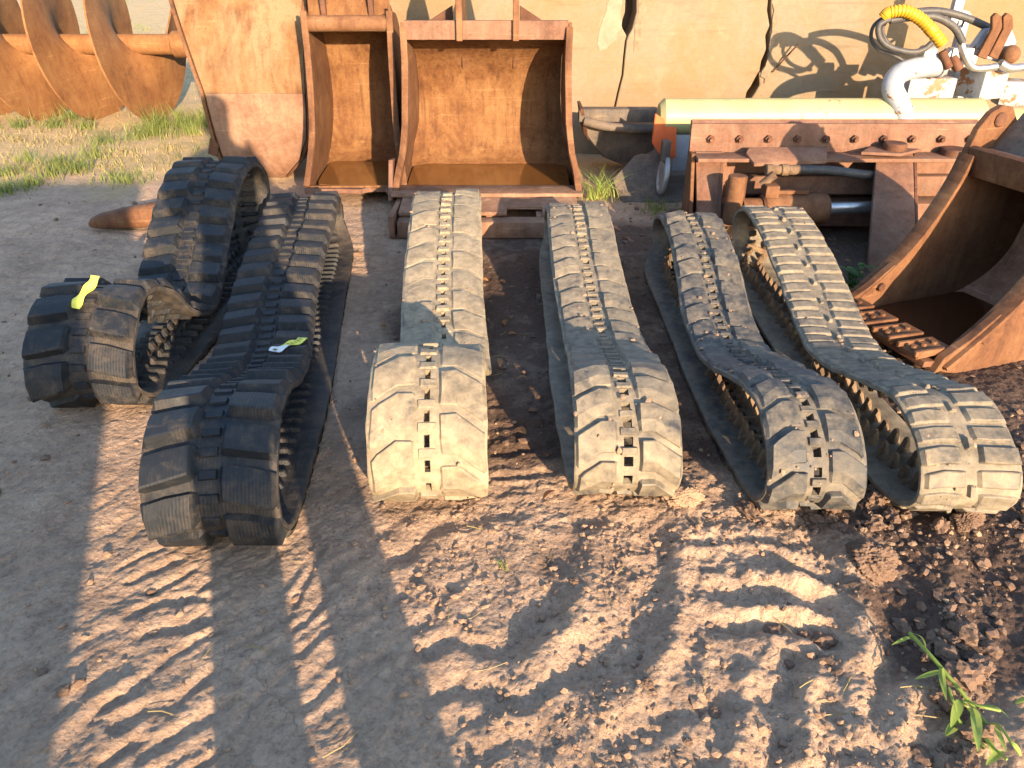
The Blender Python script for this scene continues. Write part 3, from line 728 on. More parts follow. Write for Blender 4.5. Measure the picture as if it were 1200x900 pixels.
def on_top(tr, px, py):
    """point of a track's upper outside under a given view ray"""
    _, sw, c = tr; best = None
    for du in np.linspace(0, sw.L, 900):
        for v in np.linspace(-.16, .16, 17):
            p = sw.map(np.array([du]), np.array([v]), np.array([.045]))[0]+np.array(c)
            d = p[1]*cs-(p[2]-H)*sn; q = (600+F*p[0]/d, 450-F*((p[2]-H)*cs+p[1]*sn)/d)
            e = (q[0]-px)**2+(q[1]-py)**2-(40 if p[2] > .12 else 0)-p[2]*60
            if best is None or e < best[0]: best = (e, Vector(p), du)
    T = sw.map(np.array([best[2]+.02]), np.array([0]), np.array([0]))[0]-sw.map(np.array([best[2]-.02]), np.array([0]), np.array([0]))[0]
    return best[1], math.atan2(-T[2], -T[1])
p, tl = on_top(T1, 98, 342)
s1 = slip('paper_slip', 'plain crumpled yellow slip on the front roll of the folded black track', p, R(-22), .13, .042, 0, 'paper slips on the black tracks'); s1.rotation_euler.x = R(38)
p, tl = on_top(T2, 337, 405)
s2 = slip('paper_slip', 'yellow slip with a white end and small print, on the long black track', p, R(-20), .16, .040, 9, 'paper slips on the black tracks'); s2.rotation_euler.x = tl

# ------------------------------------------------------------------ excavator buckets
def sect(pts, n=5): return [tuple(p) for p in spline([(a, z) for a, z in pts], n)]
def bucket(name, label, loc, rz, shell, rim, wid, mats, th=.018, group=None, cat='excavator bucket', tilt=0.0, rimw=1.9):
    """mouth faces local -Y; shell: (inward, z) curve from lip over floor and back to the top lip; wid(z) half width"""
    root = empty(name, loc, rz, tilt); tag(root, label, cat, group)
    S = sect(shell); n = len(S); bm = bmesh.new(); nx = 9
    A = np.array(S); T = np.gradient(A, axis=0); T /= np.linalg.norm(T, axis=1)[:, None]; N = np.stack([T[:, 1], -T[:, 0]], -1)
    out = A+N*th
    rows = []
    for k, Q in enumerate((A, out)):
        g = []
        for i, (a, z) in enumerate(Q):
            g.append([bm.verts.new((x*wid(A[i, 1]), a+(.004*math.sin(x*5+i*.7) if 2 < i < n-2 else 0), z)) for x in np.linspace(-1, 1, nx)])
        rows.append(g)
    for i in range(n-1):
        for j in range(nx-1):
            for k in (0, 1):
                g = rows[k]; bm.faces.new((g[i][j], g[i][j+1], g[i+1][j+1], g[i+1][j]))
    for j in range(nx-1):
        for i in (0, n-1): bm.faces.new((rows[0][i][j], rows[0][i][j+1], rows[1][i][j+1], rows[1][i][j]))
    for j in (0, nx-1):
        for i in range(n-1): bm.faces.new((rows[0][i][j], rows[0][i+1][j], rows[1][i+1][j], rows[1][i][j]))
    finish(bm, 'shell', mats[0], root)
    Rm = sect(rim)
    for sg in (-1, 1):
        bm = bmesh.new(); st = th*1.1
        poly = [(a, z) for a, z in out[::2]]+[tuple(out[-1])]+[(a, z) for a, z in reversed(Rm)]
        clean = []
        for q in poly:
            if not clean or (q[0]-clean[-1][0])**2+(q[1]-clean[-1][1])**2 > 4e-5: clean.append(q)
        inner = [Vector((sg*(wid(z)+.0015), a, z)) for a, z in clean]
        prism(bm, inner, (sg*st, 0, 0), bev=.003)
        finish(bm, 'side_plate', mats[1], root)
        # thick rim strip along the mouth edge
        bm = bmesh.new(); L = [Vector((sg*(wid(z)+st*.5), a-.004, z)) for a, z in Rm[::2]]
        for k in range(len(L)-1):
            d = L[k+1]-L[k]; ln = d.length+.004
            bx(bm, (L[k]+L[k+1])/2, (st*rimw, ln, .018), d.to_track_quat('Y', 'Z').to_matrix(), bev=.003)
        finish(bm, 'side_rim', mats[2], root)
    return root

# middle bucket (wide, facing the camera)
B3 = bucket('digging_bucket', 'wide rusty bucket facing out with an even brown inside and a puddle', (-.145, 4.44, 0), 0,
    [(0, .16), (.12, .10), (.35, .06), (.6, .08), (.80, .2), (.87, .42), (.83, .66), (.68, .84), (.48, .93), (.36, .95)],
    [(0, .16), (.06, .25), (.14, .42), (.21, .62), (.27, .82), (.33, 1.03)],
    lambda z: float(np.interp(z, [.05, .15, .25, .36, .5, .8, 1.05], [.53, .525, .51, .48, .465, .456, .464])), (RUST_B, RUST_A, RUST_A))
def part(parent, name, mat, fn, **k):
    bm = bmesh.new(); fn(bm); return finish(bm, name, mat, parent, **k)
part(B3, 'top_band', RUST_BL, lambda b: bx(b, (0, .345, .985), (.93, .03, .10)))
for x in (-.17, .15):
    part(B3, 'ear', RUST_A, lambda b: prism(b, [(x, .30, .93), (x, .30, 1.10), (x, .38, 1.28), (x, .50, 1.36), (x, .64, 1.30), (x, .80, .98), (x, .78, .72), (x, .70, .84), (x, .5, .955)], (.035, 0, 0)))
for q in ((-.46, -.20), (.44, .19)): part(B3, 'ear_web', RUST_DK, lambda b: prism(b, [(q[0], .5, .95), (q[1], .5, .95), (q[1], .5, 1.10)], (0, .02, 0)))
part(B3, 'cutting_edge', RUST_PINK, lambda b: bx(b, (0, .035, .150), (1.10, .25, .022), Matrix.Rotation(R(-5), 3, 'X')))
part(B3, 'side_cutter', RUST_BL, lambda b: prism(b, [(-.575, -.05, .12), (-.575, .08, .32), (-.575, .20, .30), (-.575, .14, .06)], (.025, 0, 0)))
def pool(name, label, x0, x1, y0, y1, z, loc, rz, mat=None):
    n = 14; V = []; 
    bm = bmesh.new(); pts = []
    for k in range(40):
        a = 2*math.pi*k/40; c, s = math.cos(a), math.sin(a); e = .28
        pts.append(((x0+x1)/2+(x1-x0)/2*math.copysign(abs(c)**e, c)*(1+.012*math.sin(5*a)), (y0+y1)/2+(y1-y0)/2*math.copysign(abs(s)**e, s)*(1+.02*math.sin(7*a)), z))
    prism(bm, pts, (0, 0, -.03), bev=0)
    o = finish(bm, name, mat or WATER, smooth=False); o.location = loc; o.rotation_euler = (0, 0, rz)
    tag(o, label, None, None, 'structure')
pool('water', 'brown rusty water lying in the wide bucket', -.50, .50, .10, .74, .135, (-.145, 4.44, 0), 0)

# rusty frame lying in front of the wide bucket
FR = empty('steel_frame', (-.13, 4.25, 0)); tag(FR, 'rusty flat steel frame with pockets lying under the lip of the wide bucket', 'steel frame')
part(FR, 'front_bar', RUST_PINK, lambda b: bx(b, (0, -.13, .05), (1.0, .10, .09)))
part(FR, 'rear_bar', RUST_PINK, lambda b: bx(b, (0, .16, .06), (1.02, .08, .10)))
part(FR, 'deck_plate', RUST_PINK, lambda b: prism(b, [(-.50, -.10, .105), (.10, -.10, .105), (.10, -.02, .115), (.30, -.02, .115), (.30, -.10, .105), (.50, -.10, .105), (.50, .20, .14), (-.50, .20, .14)], (0, .0, .02)))
part(FR, 'side_plate', RUST_PINK, lambda b: prism(b, [(-.545, -.19, .01), (-.515, -.19, .01), (-.505, .28, .01), (-.535, .28, .01)], (0, .0, .12)))
part(FR, 'base_plate', RUST_DK, lambda b: bx(b, (0, 0, .012), (.98, .34, .014)))
for x in (-.46, .02, .30, .46): part(FR, 'cross_rib', RUST_PINK, lambda b: bx(b, (x, .015, .062), (.07, .20, .085)))

# narrow bucket
B2 = bucket('digging_bucket', 'narrow deep rusty bucket between the worn plate bucket and the wide bucket', (-.955, 4.66, 0), R(2),
    [(0, .13), (.12, .08), (.35, .05), (.62, .08), (.82, .22), (.88, .46), (.85, .72), (.74, .92), (.55, 1.02), (.40, 1.03)],
    [(0, .13), (.07, .22), (.15, .38), (.22, .60), (.27, .86), (.30, 1.10)],
    lambda z: float(np.interp(z, [.05, .14, .24, .36, .5, .8, 1.1], [.29, .285, .268, .25, .240, .236, .24])), (RUST_B, RUST_A, RUST_A))
def b2top(b):
    cyl(b, (-.237, .33, 1.0), (.237, .33, 1.0), .045, n=24)
part(B2, 'top_tube', RUST_A, b2top)
part(B2, 'top_plate', RUST_B, lambda b: bx(b, (0, .42, 1.13), (.48, .02, .24), Matrix.Rotation(R(-12), 3, 'X')))
for x in (-.16, .12): part(B2, 'ear', RUST_DK, lambda b: prism(b, [(x, .36, 1.02), (x, .33, 1.3), (x, .5, 1.42), (x, .72, 1.2), (x, .78, .95), (x, .6, 1.03)], (.03, 0, 0)))
part(B2, 'cutting_edge', RUST_BL, lambda b: prism(b, [(-.30, -.06, .10), (-.30, .12, .075), (.29, .12, .075), (.29, -.10, .10), (.20, -.10, .10), (.18, -.01, .09), (.08, -.01, .09), (.04, -.08, .10), (-.10, -.06, .10)], (0, .004, .028)))
pool('water', 'brown rusty water lying in the narrow bucket', -.268, .268, .10, .72, .108, (-.955, 4.66, 0), R(2))

# bucket turned away (its worn underside faces the camera)
def turned():
    root = empty('digging_bucket', (-1.6, 4.9, 0)); tag(root, 'bucket standing turned away, pale worn underside with a pinkish wear plate', 'excavator bucket')
    prof = [(.02, .26), (.10, .12), (.22, .04), (.36, .0), (.52, -.02), (.66, -.02), (.85, .01), (1.05, .06), (1.25, .14), (1.42, .26)]
    Lx = lambda z: np.interp(z, [0, .2, .64, 1.13, 1.5], [-.20, -.235, -.25, -.37, -.46])
    Rx = lambda z: np.interp(z, [0, .1, .22, .36, .5, .64, 1.5], [.02, .13, .25, .32, .345, .355, .395])
    S = sect([(z, y) for z, y in prof], 5)
    def sheet(name, S, off, mat, th=.02, inl=0.0):
        bm = bmesh.new(); G = []; nx = 10
        for k in (0, 1):
            g = []
            for z, y in S:
                a, c = Lx(z)+inl, Rx(z)-inl*.0
                g.append([bm.verts.new((a+(c-a)*i/(nx-1), y+off+k*th+.003*math.sin(i*1.3+z*9), z)) for i in range(nx)])
            G.append(g)
        m = len(S)
        for i in range(m-1):
            for j in range(nx-1):
                for k in (0, 1): g = G[k]; bm.faces.new((g[i][j], g[i][j+1], g[i+1][j+1], g[i+1][j]))
            for j in (0, nx-1): bm.faces.new((G[0][i][j], G[0][i+1][j], G[1][i+1][j], G[1][i][j]))
        for i in (0, m-1):
            for j in range(nx-1): bm.faces.new((G[0][i][j], G[0][i][j+1], G[1][i][j+1], G[1][i][j]))
        finish(bm, name, mat, root)
    sheet('shell', S, 0, RUST_PALE)
    sheet('wear_plate', [q for q in S if .08 < q[0] < .655], -.017, RUST_PINK, .014, .012)
    for f, sg in ((Lx, -1), (Rx, 1)):
        bm = bmesh.new(); rows = []
        for z, y in S:
            x = f(z)+sg*.006; dep = (.05+.5*min(1, max(0, (z-.5)/.25))) if sg > 0 else .35+.25*min(1, z/.7)
            rows.append([bm.verts.new((x+dx, yy, z)) for dx, yy in ((0, y-.012), (sg*.02, y-.012), (sg*.02, y+dep), (0, y+dep))])
        for i in range(len(rows)-1):
            for j in range(4): bm.faces.new((rows[i][j], rows[i][(j+1) % 4], rows[i+1][(j+1) % 4], rows[i+1][j]))
        bm.faces.new(rows[0]); bm.faces.new(rows[-1]); finish(bm, 'side_plate', RUST_A, root)
    part(root, 'corner_lug', RUST_DK, lambda b: bx(b, (-.27, .05, .30), (.06, .10, .10), Matrix.Rotation(R(20), 3, 'Y')))
    root.location = (-1.696, 5.194, -.087); root.scale = (1.06, 1.06, 1.06)
    return root
B1 = turned()

# right-hand bucket lying on its back edge with water inside
a0, b0 = at(985, 375), at(1095, 440)
wv = (a0-b0); Wd = wv.length; mid = (a0+b0)/2
rz5 = math.atan2(-wv.y, -wv.x)+math.pi     # local +X from near to far
rz5 = math.atan2(wv.y, wv.x)               # +X = far side ; inward must be +Y
inward = Vector((-math.sin(rz5), math.cos(rz5)))
flip5 = inward.x < 0
if flip5: rz5 += math.pi
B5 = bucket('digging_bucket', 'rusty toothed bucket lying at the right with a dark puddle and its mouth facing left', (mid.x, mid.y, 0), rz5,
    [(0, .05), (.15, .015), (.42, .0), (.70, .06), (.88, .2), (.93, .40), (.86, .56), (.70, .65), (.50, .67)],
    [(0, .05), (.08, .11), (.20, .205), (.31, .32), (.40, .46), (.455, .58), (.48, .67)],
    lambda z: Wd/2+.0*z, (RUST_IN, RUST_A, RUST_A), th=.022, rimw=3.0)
xf = 1 if not flip5 else -1                # sign of the far side in local X
for sg in (-1, 1):
    x = sg*(Wd/2+.004)
    part(B5, 'side_cutter', RUST_A, lambda b: prism(b, [(x-.012, -.04, .03), (x-.012, -.01, .09), (x-.012, .10, .15), (x-.012, .21, .235), (x-.012, .25, .20), (x-.012, .16, .06)], (.036, 0, 0)))
    part(B5, 'pivot_pin', RUST_DK, lambda b: cyl(b, (x-.03, .15, .145), (x+.045, .15, .145), .018, n=14, bev=.003))
for sg in (-1, 1):
    x = sg*(Wd/2+.030)
    ear = part(B5, 'ear', RUST_A, lambda b: prism(b, [(x-.016, .47, .60), (x-.016, .475, .68), (x-.016, .50, .77), (x-.016, .545, .83), (x-.016, .60, .855), (x-.016, .655, .845), (x-.016, .71, .78), (x-.016, .82, .60), (x-.016, .88, .46), (x-.016, .70, .52)], (.032, 0, 0)))
    part(ear, 'bushing', RUST_DK, lambda b: cyl(b, (x-.026, .60, .80), (x+.026, .60, .80), .030, n=18, bev=.004))
part(B5, 'top_plate', GREY_ST, lambda b: bx(b, (0, .64, .74), (Wd-.01, .02, .20), Matrix.Rotation(R(-38), 3, 'X')))
part(B5, 'top_lip', RUST_A, lambda b: bx(b, (0, .50, .645), (Wd+.02, .03, .12), Matrix.Rotation(R(14), 3, 'X')))
part(B5, 'cutting_edge', RUST_DK, lambda b: bx(b, (0, .0, .05), (Wd, .15, .025), Matrix.Rotation(R(-8), 3, 'X')))
for k in range(4):
    x = -Wd/2+.06+(Wd-.12)*k/3
    def tooth(b):
        prism(b, [(x-.045, -.10, .075), (x+.045, -.10, .075), (x+.05, .06, .085), (x-.05, .06, .085)], (0, 0, .022), bev=.004)
        for s_ in (-1, 1): bx(b, (x+s_*.042, -.035, .10), (.016, .16, .022), Matrix.Rotation(R(-3), 3, 'X'), bev=.004)
        for q in range(3): cyl(b, (x, -.08+.05*q, .085), (x, -.08+.05*q, .115), .011, n=8)
    part(B5, 'tooth_adapter', RUST_A, tooth)
pool('water', 'dark brown water lying in the right bucket behind its teeth', -Wd/2+.012, Wd/2-.012, .07, .72, .045, (mid.x, mid.y, 0), rz5, WATER_D)

# ------------------------------------------------------------------ dozer blade
DB = empty('dozer_blade', (1.79, 4.2, 0)); tag(DB, 'brown rusty dozer blade with a row of bolts and a hydraulic ram', 'dozer blade')
XL, XR = 1.0-1.79, 2.60-1.79
part(DB, 'blade_plate', RUST_BL, lambda b: prism(b, [(XL, .22, .02), (XL, .15, .16), (XL, .14, .32), (XL, .18, .50), (XL, .24, .565), (XL, .265, .555), (XL, .205, .49), (XL, .17, .32), (XL, .18, .17), (XL, .25, .03)], (XR-XL, 0, 0)))
tb = part(DB, 'top_band', RUST_BL, lambda b: bx(b, (0, .135, .485), (XR-XL+.02, .03, .155), Matrix.Rotation(R(-6), 3, 'X'), bev=.006))
def bolt(b, c):
    cyl(b, (c[0], c[1], c[2]), (c[0], c[1]-.022, c[2]), .021, n=6); cyl(b, (c[0], c[1]-.022, c[2]), (c[0], c[1]-.04, c[2]), .011, n=10)
for k in range(10):
    part(tb, 'bolt', RUST_DK, lambda b: bolt(b, (XL+.09+(XR-XL-.18)*k/9, .122, .485)))
part(DB, 'ledge', RUST_BL, lambda b: bx(b, (0, .06, .405), (XR-XL-.02, .19, .02)))
part(DB, 'side_gusset', RUST_BL, lambda b: prism(b, [(XL+.01, .12, .42), (XL+.15, .12, .42), (XL+.12, -.12, .02), (XL+.02, -.12, .02)], (0, -.03, -.0)))
part(DB, 'side_gusset', RUST_BL, lambda b: prism(b, [(XL+.15, .13, .42), (XL+.15, .10, .42), (XL+.12, -.16, .02), (XL+.12, .13, .02)], (.02, 0, 0)))
part(DB, 'end_plate', RUST_A, lambda b: prism(b, [(XL+.0, -.10, .0), (XL+.0, .15, .0), (XL+.0, .15, .42), (XL+.0, .05, .42)], (-.02, 0, 0)))
part(DB, 'lower_beam', RUST_BL, lambda b: (bx(b, (.05, .05, .10), (XR-XL-.25, .14, .13)), bx(b, (.1, .07, .25), (XR-XL-.35, .06, .10))))
part(DB, 'top_bracket', RUST_BL, lambda b: prism(b, [(-.53, .0, .44), (-.50, -.08, .405), (-.12, -.08, .42), (-.07, .06, .455), (-.5, .06, .455)], (0, 0, -.022)))
def ram(b):
    cyl(b, (-.46, -.17, .18), (-.10, -.15, .18), .082, n=28, bev=.012); cyl(b, (-.56, -.17, .185), (-.46, -.17, .185), .055, n=20)
part(DB, 'ram_barrel', RUST_A, ram)
part(DB, 'ram_clamp', RUST_A, lambda b: bx(b, (-.42, -.16, .285), (.07, .10, .06)))
part(DB, 'ram_pipe', RUST_A, lambda b: bx(b, (-.30, -.17, .275), (.16, .03, .02)))
part(DB, 'ram_pin', RUST_A, lambda b: cyl(b, (-.60, -.16, .10), (-.60, -.16, .36), .05, n=18, bev=.006))
part(DB, 'ram_rod', CHROME, lambda b: cyl(b, (-.10, -.15, .18), (.18, -.13, .18), .033, n=20))
part(DB, 'hydraulic_hose', HOSE, lambda b: tube(b, [(-.27, -.09, .372), (-.1, -.08, .365), (.08, -.06, .34), (.25, .0, .31)], .024))
def fit(b):
    for a, c, r in ((-.44, -.40, .03), (-.40, -.36, .024), (-.36, -.32, .03), (-.32, -.26, .026)): cyl(b, (a, -.10, .372), (c, -.10, .372), r, n=14, bev=.003)
    cyl(b, (-.46, -.13, .30), (-.40, -.14, .36), .022, n=12)
part(DB, 'hose_fitting', TEETH_M, fit)
part(DB, 'strut', RUST_BL, lambda b: prism(b, [(.20, .06, .43), (.39, .04, .43), (.21, -.64, .02), (-.03, -.64, .02)], (0, -.0, -.05)))
part(DB, 'strut_web', RUST_DK, lambda b: prism(b, [(.395, .04, .425), (.43, .14, .40), (.38, .05, .02), (.215, -.62, .02)], (.018, 0, 0)))
part(DB, 'pivot_plate', RUST_BL, lambda b: prism(b, [(.08, -.02, .432), (.28, -.06, .432), (.44, .05, .432), (.18, .11, .432)], (0, 0, .016)))
part(DB, 'pivot_pin', RUST_DK, lambda b: cyl(b, (.28, .03, .44), (.28, .03, .485), .06, n=20, bev=.006))
part(DB, 'pivot_pin', RUST_DK, lambda b: cyl(b, (.62, .05, .41), (.62, .05, .45), .07, n=20, bev=.006))

# ------------------------------------------------------------------ white implement with yellow tube
WI = empty('boom_implement', (2.2, 5.05, 0)); tag(WI, 'white implement with a pale yellow tube, bent white pipe and hydraulic hoses, behind the blade', 'implement')
def L(px, py, Y): v = aty(px, py, Y); return Vector((v.x-2.2, v.y-5.05, v.z))
yl, yr = L(772, 132, 5.0), L(1154, 125, 5.0)
part(WI, 'yellow_tube', YEL_T, lambda b: cyl(b, (yl.x, -.05, .47), (yr.x, -.05, .47), .108, n=40, bev=.03))
part(WI, 'yellow_tube', YEL_T, lambda b: cyl(b, (yr.x+.02, -.05, .43), (yr.x+.9, -.05, .43), .09, n=40, bev=.01))
part(WI, 'frame_box', WHITE_P, lambda b: bx(b, (.16, -.03, .245), (2.68, .16, .25), bev=.012))
part(WI, 'frame_box', WHITE_P, lambda b: bx(b, (1.25, -.10, .345), (1.2, .03, .10), bev=.006))
part(WI, 'red_flap', RED_P, lambda b: prism(b, [L(768, 133, 4.9), L(793, 150, 4.9), L(792, 186, 4.9), L(772, 180, 4.9), L(764, 168, 4.9)], (0, .02, 0), bev=.004))
for x in (-.85, 1.0): part(WI, 'foot', STEELG, lambda b: bx(b, (x, 0, .05), (.12, .3, .10)))
wc = L(777, 205, 4.78)
def wheel(b):
    P = [Vector((wc.x+.012*math.sin(a), wc.y+.105*math.cos(a), wc.z+.105*math.sin(a))) for a in [2*math.pi*k/28 for k in range(29)]]
    tube(b, P, .016, n=10, seg=0, cap=False); cyl(b, (wc.x-.01, wc.y, wc.z), (wc.x+.01, wc.y, wc.z), .085, n=28)
whl = part(WI, 'jockey_wheel', STEELG, wheel)
part(WI, 'wheel_bracket', GREY_ST, lambda b: bx(b, (wc.x+.0, wc.y, wc.z+.15), (.05, .06, .12)))
part(WI, 'wheel_axle', GREY_ST, lambda b: bx(b, (wc.x+.08, wc.y, wc.z-.02), (.12, .05, .05)))
YP = 5.12
part(WI, 'bent_pipe', WHITE_P, lambda b: tube(b, [L(1060, 150, 4.93), L(1055, 125, 4.94), L(1046, 104, 4.97), L(1052, 88, 5.02), L(1072, 80, 5.08), L(1104, 77, 5.14)], .062, n=24, seg=8))
for q0, q1 in ((L(1056, 130, 4.94), L(1056, 126, 4.94)), (L(1098, 77.5, 5.12), L(1102, 77, 5.13))): part(WI, 'pipe_collar', CHIP_W, lambda b: cyl(b, q0, q1, .070, n=24, bev=.004))
for pos, sz, a in ((L(1085, 103, 5.25), (.30, .16, .14), 0), (L(1150, 97, 5.2), (.20, .2, .17), 20), (L(1190, 108, 5.25), (.22, .16, .15), -12)): part(WI, 'valve_block', CHIP_W, lambda b: bx(b, pos, sz, Matrix.Rotation(R(a), 3, 'Z'), bev=.012))
part(WI, 'valve_body', STEELG, lambda b: (bx(b, L(1125, 62, 5.1), (.13, .08, .06), bev=.006), cyl(b, L(1078, 64, 5.15), L(1094, 64, 5.15), .055, n=18, bev=.006), bx(b, L(1112, 70, 5.12), (.10, .09, .09), Matrix.Rotation(R(30), 3, 'Y'), bev=.006)))
for p0, p1, q in ((L(1104, 60, 5.08), L(1112, 80, 5.06), .025), (L(1116, 66, 5.08), L(1124, 82, 5.06), .028)): part(WI, 'coupling', RUST_DK, lambda b: cyl(b, p0, p1, q, n=12, bev=.004))
part(WI, 'chrome_pipe', CHROME, lambda b: tube(b, [L(1126, 50, 5.06), L(1132, 68, 5.05), L(1142, 80, 5.05), L(1168, 78, 5.05)], .022))
part(WI, 'chrome_pipe', CHROME, lambda b: tube(b, [L(1172, 74, 5.05), L(1185, 80, 5.05), L(1215, 76, 5.05)], .026))
part(WI, 'bracket_base', WHITE_P, lambda b: prism(b, [L(1135, 62, 5.15), L(1155, 34, 5.15), L(1185, 30, 5.15), L(1192, 50, 5.15), L(1172, 74, 5.15)], (0, .05, 0), bev=.006))
for k, (px, dx) in enumerate(((1166, 0), (1180, 13))):
    part(WI, 'bracket_ear', RUST_A, lambda b: prism(b, [L(1146+dx, 66, 5.06), L(1163+dx, 34, 5.06), L(1163+dx, 20, 5.06), L(1168+dx, 15, 5.06), L(1174+dx, 19, 5.06), L(1175+dx, 32, 5.06), L(1156+dx, 70, 5.06)], (0, .03, 0), bev=.004))
part(WI, 'rust_knob', RUST_A, lambda b: bmesh.ops.create_uvsphere(b, u_segments=20, v_segments=12, radius=.055, matrix=Matrix.Translation(L(1184, 64, 5.1))))
HS = [([(1160, 33), (1130, 20), (1100, 13), (1075, 14), (1058, 18)], 5.2, .022), ([(1128, 50), (1118, 32), (1096, 20), (1070, 20), (1043, 24)], 5.05, .022),
      ([(1043, 22), (1030, 30), (1032, 46), (1045, 56), (1068, 61), (1082, 58), (1092, 50)], 5.02, .017), ([(1036, 20), (1024, 30), (1021, 45), (1030, 58), (1046, 64), (1060, 72)], 5.08, .011),
      ([(1040, 22), (1034, 36), (1042, 52), (1058, 60), (1072, 62)], 5.12, .012), ([(1178, 20), (1160, 32), (1146, 44), (1138, 55)], 5.2, .011)]
for pts, Y, r in HS: part(WI, 'hydraulic_hose', HOSE, lambda b: tube(b, [L(a, c, Y) for a, c in pts], r, n=12))
part(WI, 'spiral_guard', YEL_D, lambda b: tube(b, [L(1035, 21, 5.04), L(1042, 15, 5.03), L(1060, 13, 5.02), L(1078, 22, 5.02), L(1092, 36, 5.02), L(1104, 51, 5.02)], .034, n=16, seg=14, rfun=lambda s: .036-.005*(math.sin(s*150) > .6)))
part(WI, 'post', WHITE_P, lambda b: (bx(b, L(1122, 6, 5.5), (.06, .05, .24)), bx(b, L(1126, 22, 5.5), (.05, .05, .10), Matrix.Rotation(R(15), 3, 'Y')), bx(b, L(1124, 45, 5.5), (.05, .05, .3)), bx(b, L(1124, 90, 5.5), (.12, .10, .4))))

# ------------------------------------------------------------------ grey bucket piece and grey wing plate
GB = empty('loader_bucket', (.72, 5.5, 0)); tag(GB, 'small grey weathered bucket leaning against the concrete wall', 'loader bucket')
def LG(px, py, Y): v = aty(px, py, Y); return Vector((v.x-.72, v.y-5.5, v.z))
part(GB, 'shell', GREY_ST, lambda b: prism(b, [LG(686, 146, 5.38), LG(768, 152, 5.38), LG(766, 182, 5.42), LG(735, 196, 5.45), LG(706, 184, 5.43), LG(688, 160, 5.38)], (.02, .28, .02), bev=.008))
part(GB, 'top_rail', GREY_ST, lambda b: bx(b, LG(724, 134, 5.38), (.53, .10, .085), bev=.012))
part(GB, 'rolled_edge', GREY_ST, lambda b: tube(b, [LG(685, 142, 5.33), LG(710, 148, 5.30), LG(740, 151, 5.30), LG(764, 152, 5.33)], .03, n=14))
part(GB, 'end_plate', RUST_DK, lambda b: prism(b, [LG(680, 128, 5.32), LG(684, 128, 5.32), LG(690, 166, 5.36), LG(684, 156, 5.36)], (0, .3, 0)))
WP = empty('wing_plate', (1.0, 4.8, 0)); tag(WP, 'dark grey steel wing plate with cut corners beside the red flap', 'steel plate')
def LW(px, py, Y): v = aty(px, py, Y); return Vector((v.x-1.0, v.y-4.8, v.z))
part(WP, 'plate', GREY_ST, lambda b: prism(b, [LW(722, 226, 4.85), LW(718, 212, 4.92), LW(744, 184, 5.05), LW(752, 182, 5.06), LW(757, 183, 5.06), LW(765, 178, 5.08), LW(830, 172, 5.08), LW(830, 224, 4.85)], (0, -.012, .016)))
part(WP, 'base_flange', GREY_ST, lambda b: prism(b, [LW(722, 227, 4.83), LW(830, 224, 4.83), LW(830, 236, 4.74), LW(730, 240, 4.72)], (0, .01, .02)))

# ------------------------------------------------------------------ concrete wall
def wall():
    root = empty('concrete_wall', (0, 5.95, 0)); tag(root, 'weathered cracked concrete wall stained orange behind the buckets', 'concrete wall')
    Yw = 5.95
    def Q(px, py): v = aty(px, py, Yw); return (v.x, v.z)
    c1 = [Q(718, 150), Q(720, 126), Q(724, 108), Q(729, 88), Q(731, 66), Q(733, 48), Q(735, 42)]
    l_edge = c1+[Q(728, 30), Q(733, 14), Q(734, -8)]; r_edge = [(x+.008, z) for x, z in c1]+[Q(741, 34), Q(746, 14), Q(746, -8)]
    zt = 1.75; zb = -.12
    def up(e): x, z = e[-1]; return e+[(x, zt)]
    def slab(pts, name='slab', mat=CONC, y=0.0, d=.24):
        def f(b): prism(b, [(x, y, z) for x, z in pts], (0, d, 0), bev=.006)
        return part(root, name, mat, f)
    xl = -2.02
    slab([(xl, zb)]+[(l_edge[0][0]-.004, zb)]+[(x-.004, z) for x, z in up(l_edge)]+[(xl+.05, zt)])
    c2l = [Q(872, 190), Q(873, 118), Q(875, 108), Q(880, 101), Q(888, 86), Q(890, 84), Q(892, 72), Q(898, 58), Q(897, 42), Q(902, 30), Q(899, 12), Q(901, -8)]
    c2r = [Q(876, 190), Q(876, 121), Q(884, 110), Q(890, 100), Q(889, 86), Q(897, 80), Q(900, 62), Q(902, 40), Q(904, 28), Q(903, 10), Q(904, -8)]
    slab([(r_edge[0][0], zb), (c2l[0][0], zb)]+up(c2l)+list(reversed(up(r_edge))))
    slab([(c2r[0][0]+.004, zb), (9.0, zb), (9.0, zt)]+list(reversed([(x+.004, z) for x, z in up(c2r)])), y=.006)
    # spalled patches along the cracks
    def patch(px, name, mat, d):
        c = [Q(*p) for p in px]; P = []
        for k in range(len(c)):
            a, b_ = c[k], c[(k+1) % len(c)]
            for t in (0, .33, .66): P.append((a[0]+(b_[0]-a[0])*t+random.gauss(0, .006), a[1]+(b_[1]-a[1])*t+random.gauss(0, .006)))
        part(root, name, mat, lambda b: prism(b, [(x, -d, z) for x, z in P], (0, d+.02, 0), bev=.002))
    patch([(905, 4), (911, 20), (912, 38), (907, 58), (914, 70), (905, 84), (897, 96), (892, 88), (899, 70), (903, 50), (905, 30)], 'spalling', RUBBLE, .004)
    patch([(748, -4), (757, 10), (752, 34), (750, 58), (744, 60), (742, 34), (748, 14)], 'spalling', RUBBLE, .004)
    patch([(729, -4), (726, 20), (728, 34), (716, 52), (703, 62), (699, 50), (706, 24), (714, -4)], 'bare_patch', PLASTER, .003)
    bm = bmesh.new(); tube(bm, [(Q(905, 84)[0], -.01, Q(905, 84)[1]), (Q(918, 68)[0], -.03, Q(918, 68)[1]), (Q(932, 51)[0], -.06, Q(932, 51)[1])], .006, n=8); finish(bm, 'bent_bar', RUST_DK, root)
wall()
bm = bmesh.new()  # bank added behind the wall as dark backing, so the cracks look dark
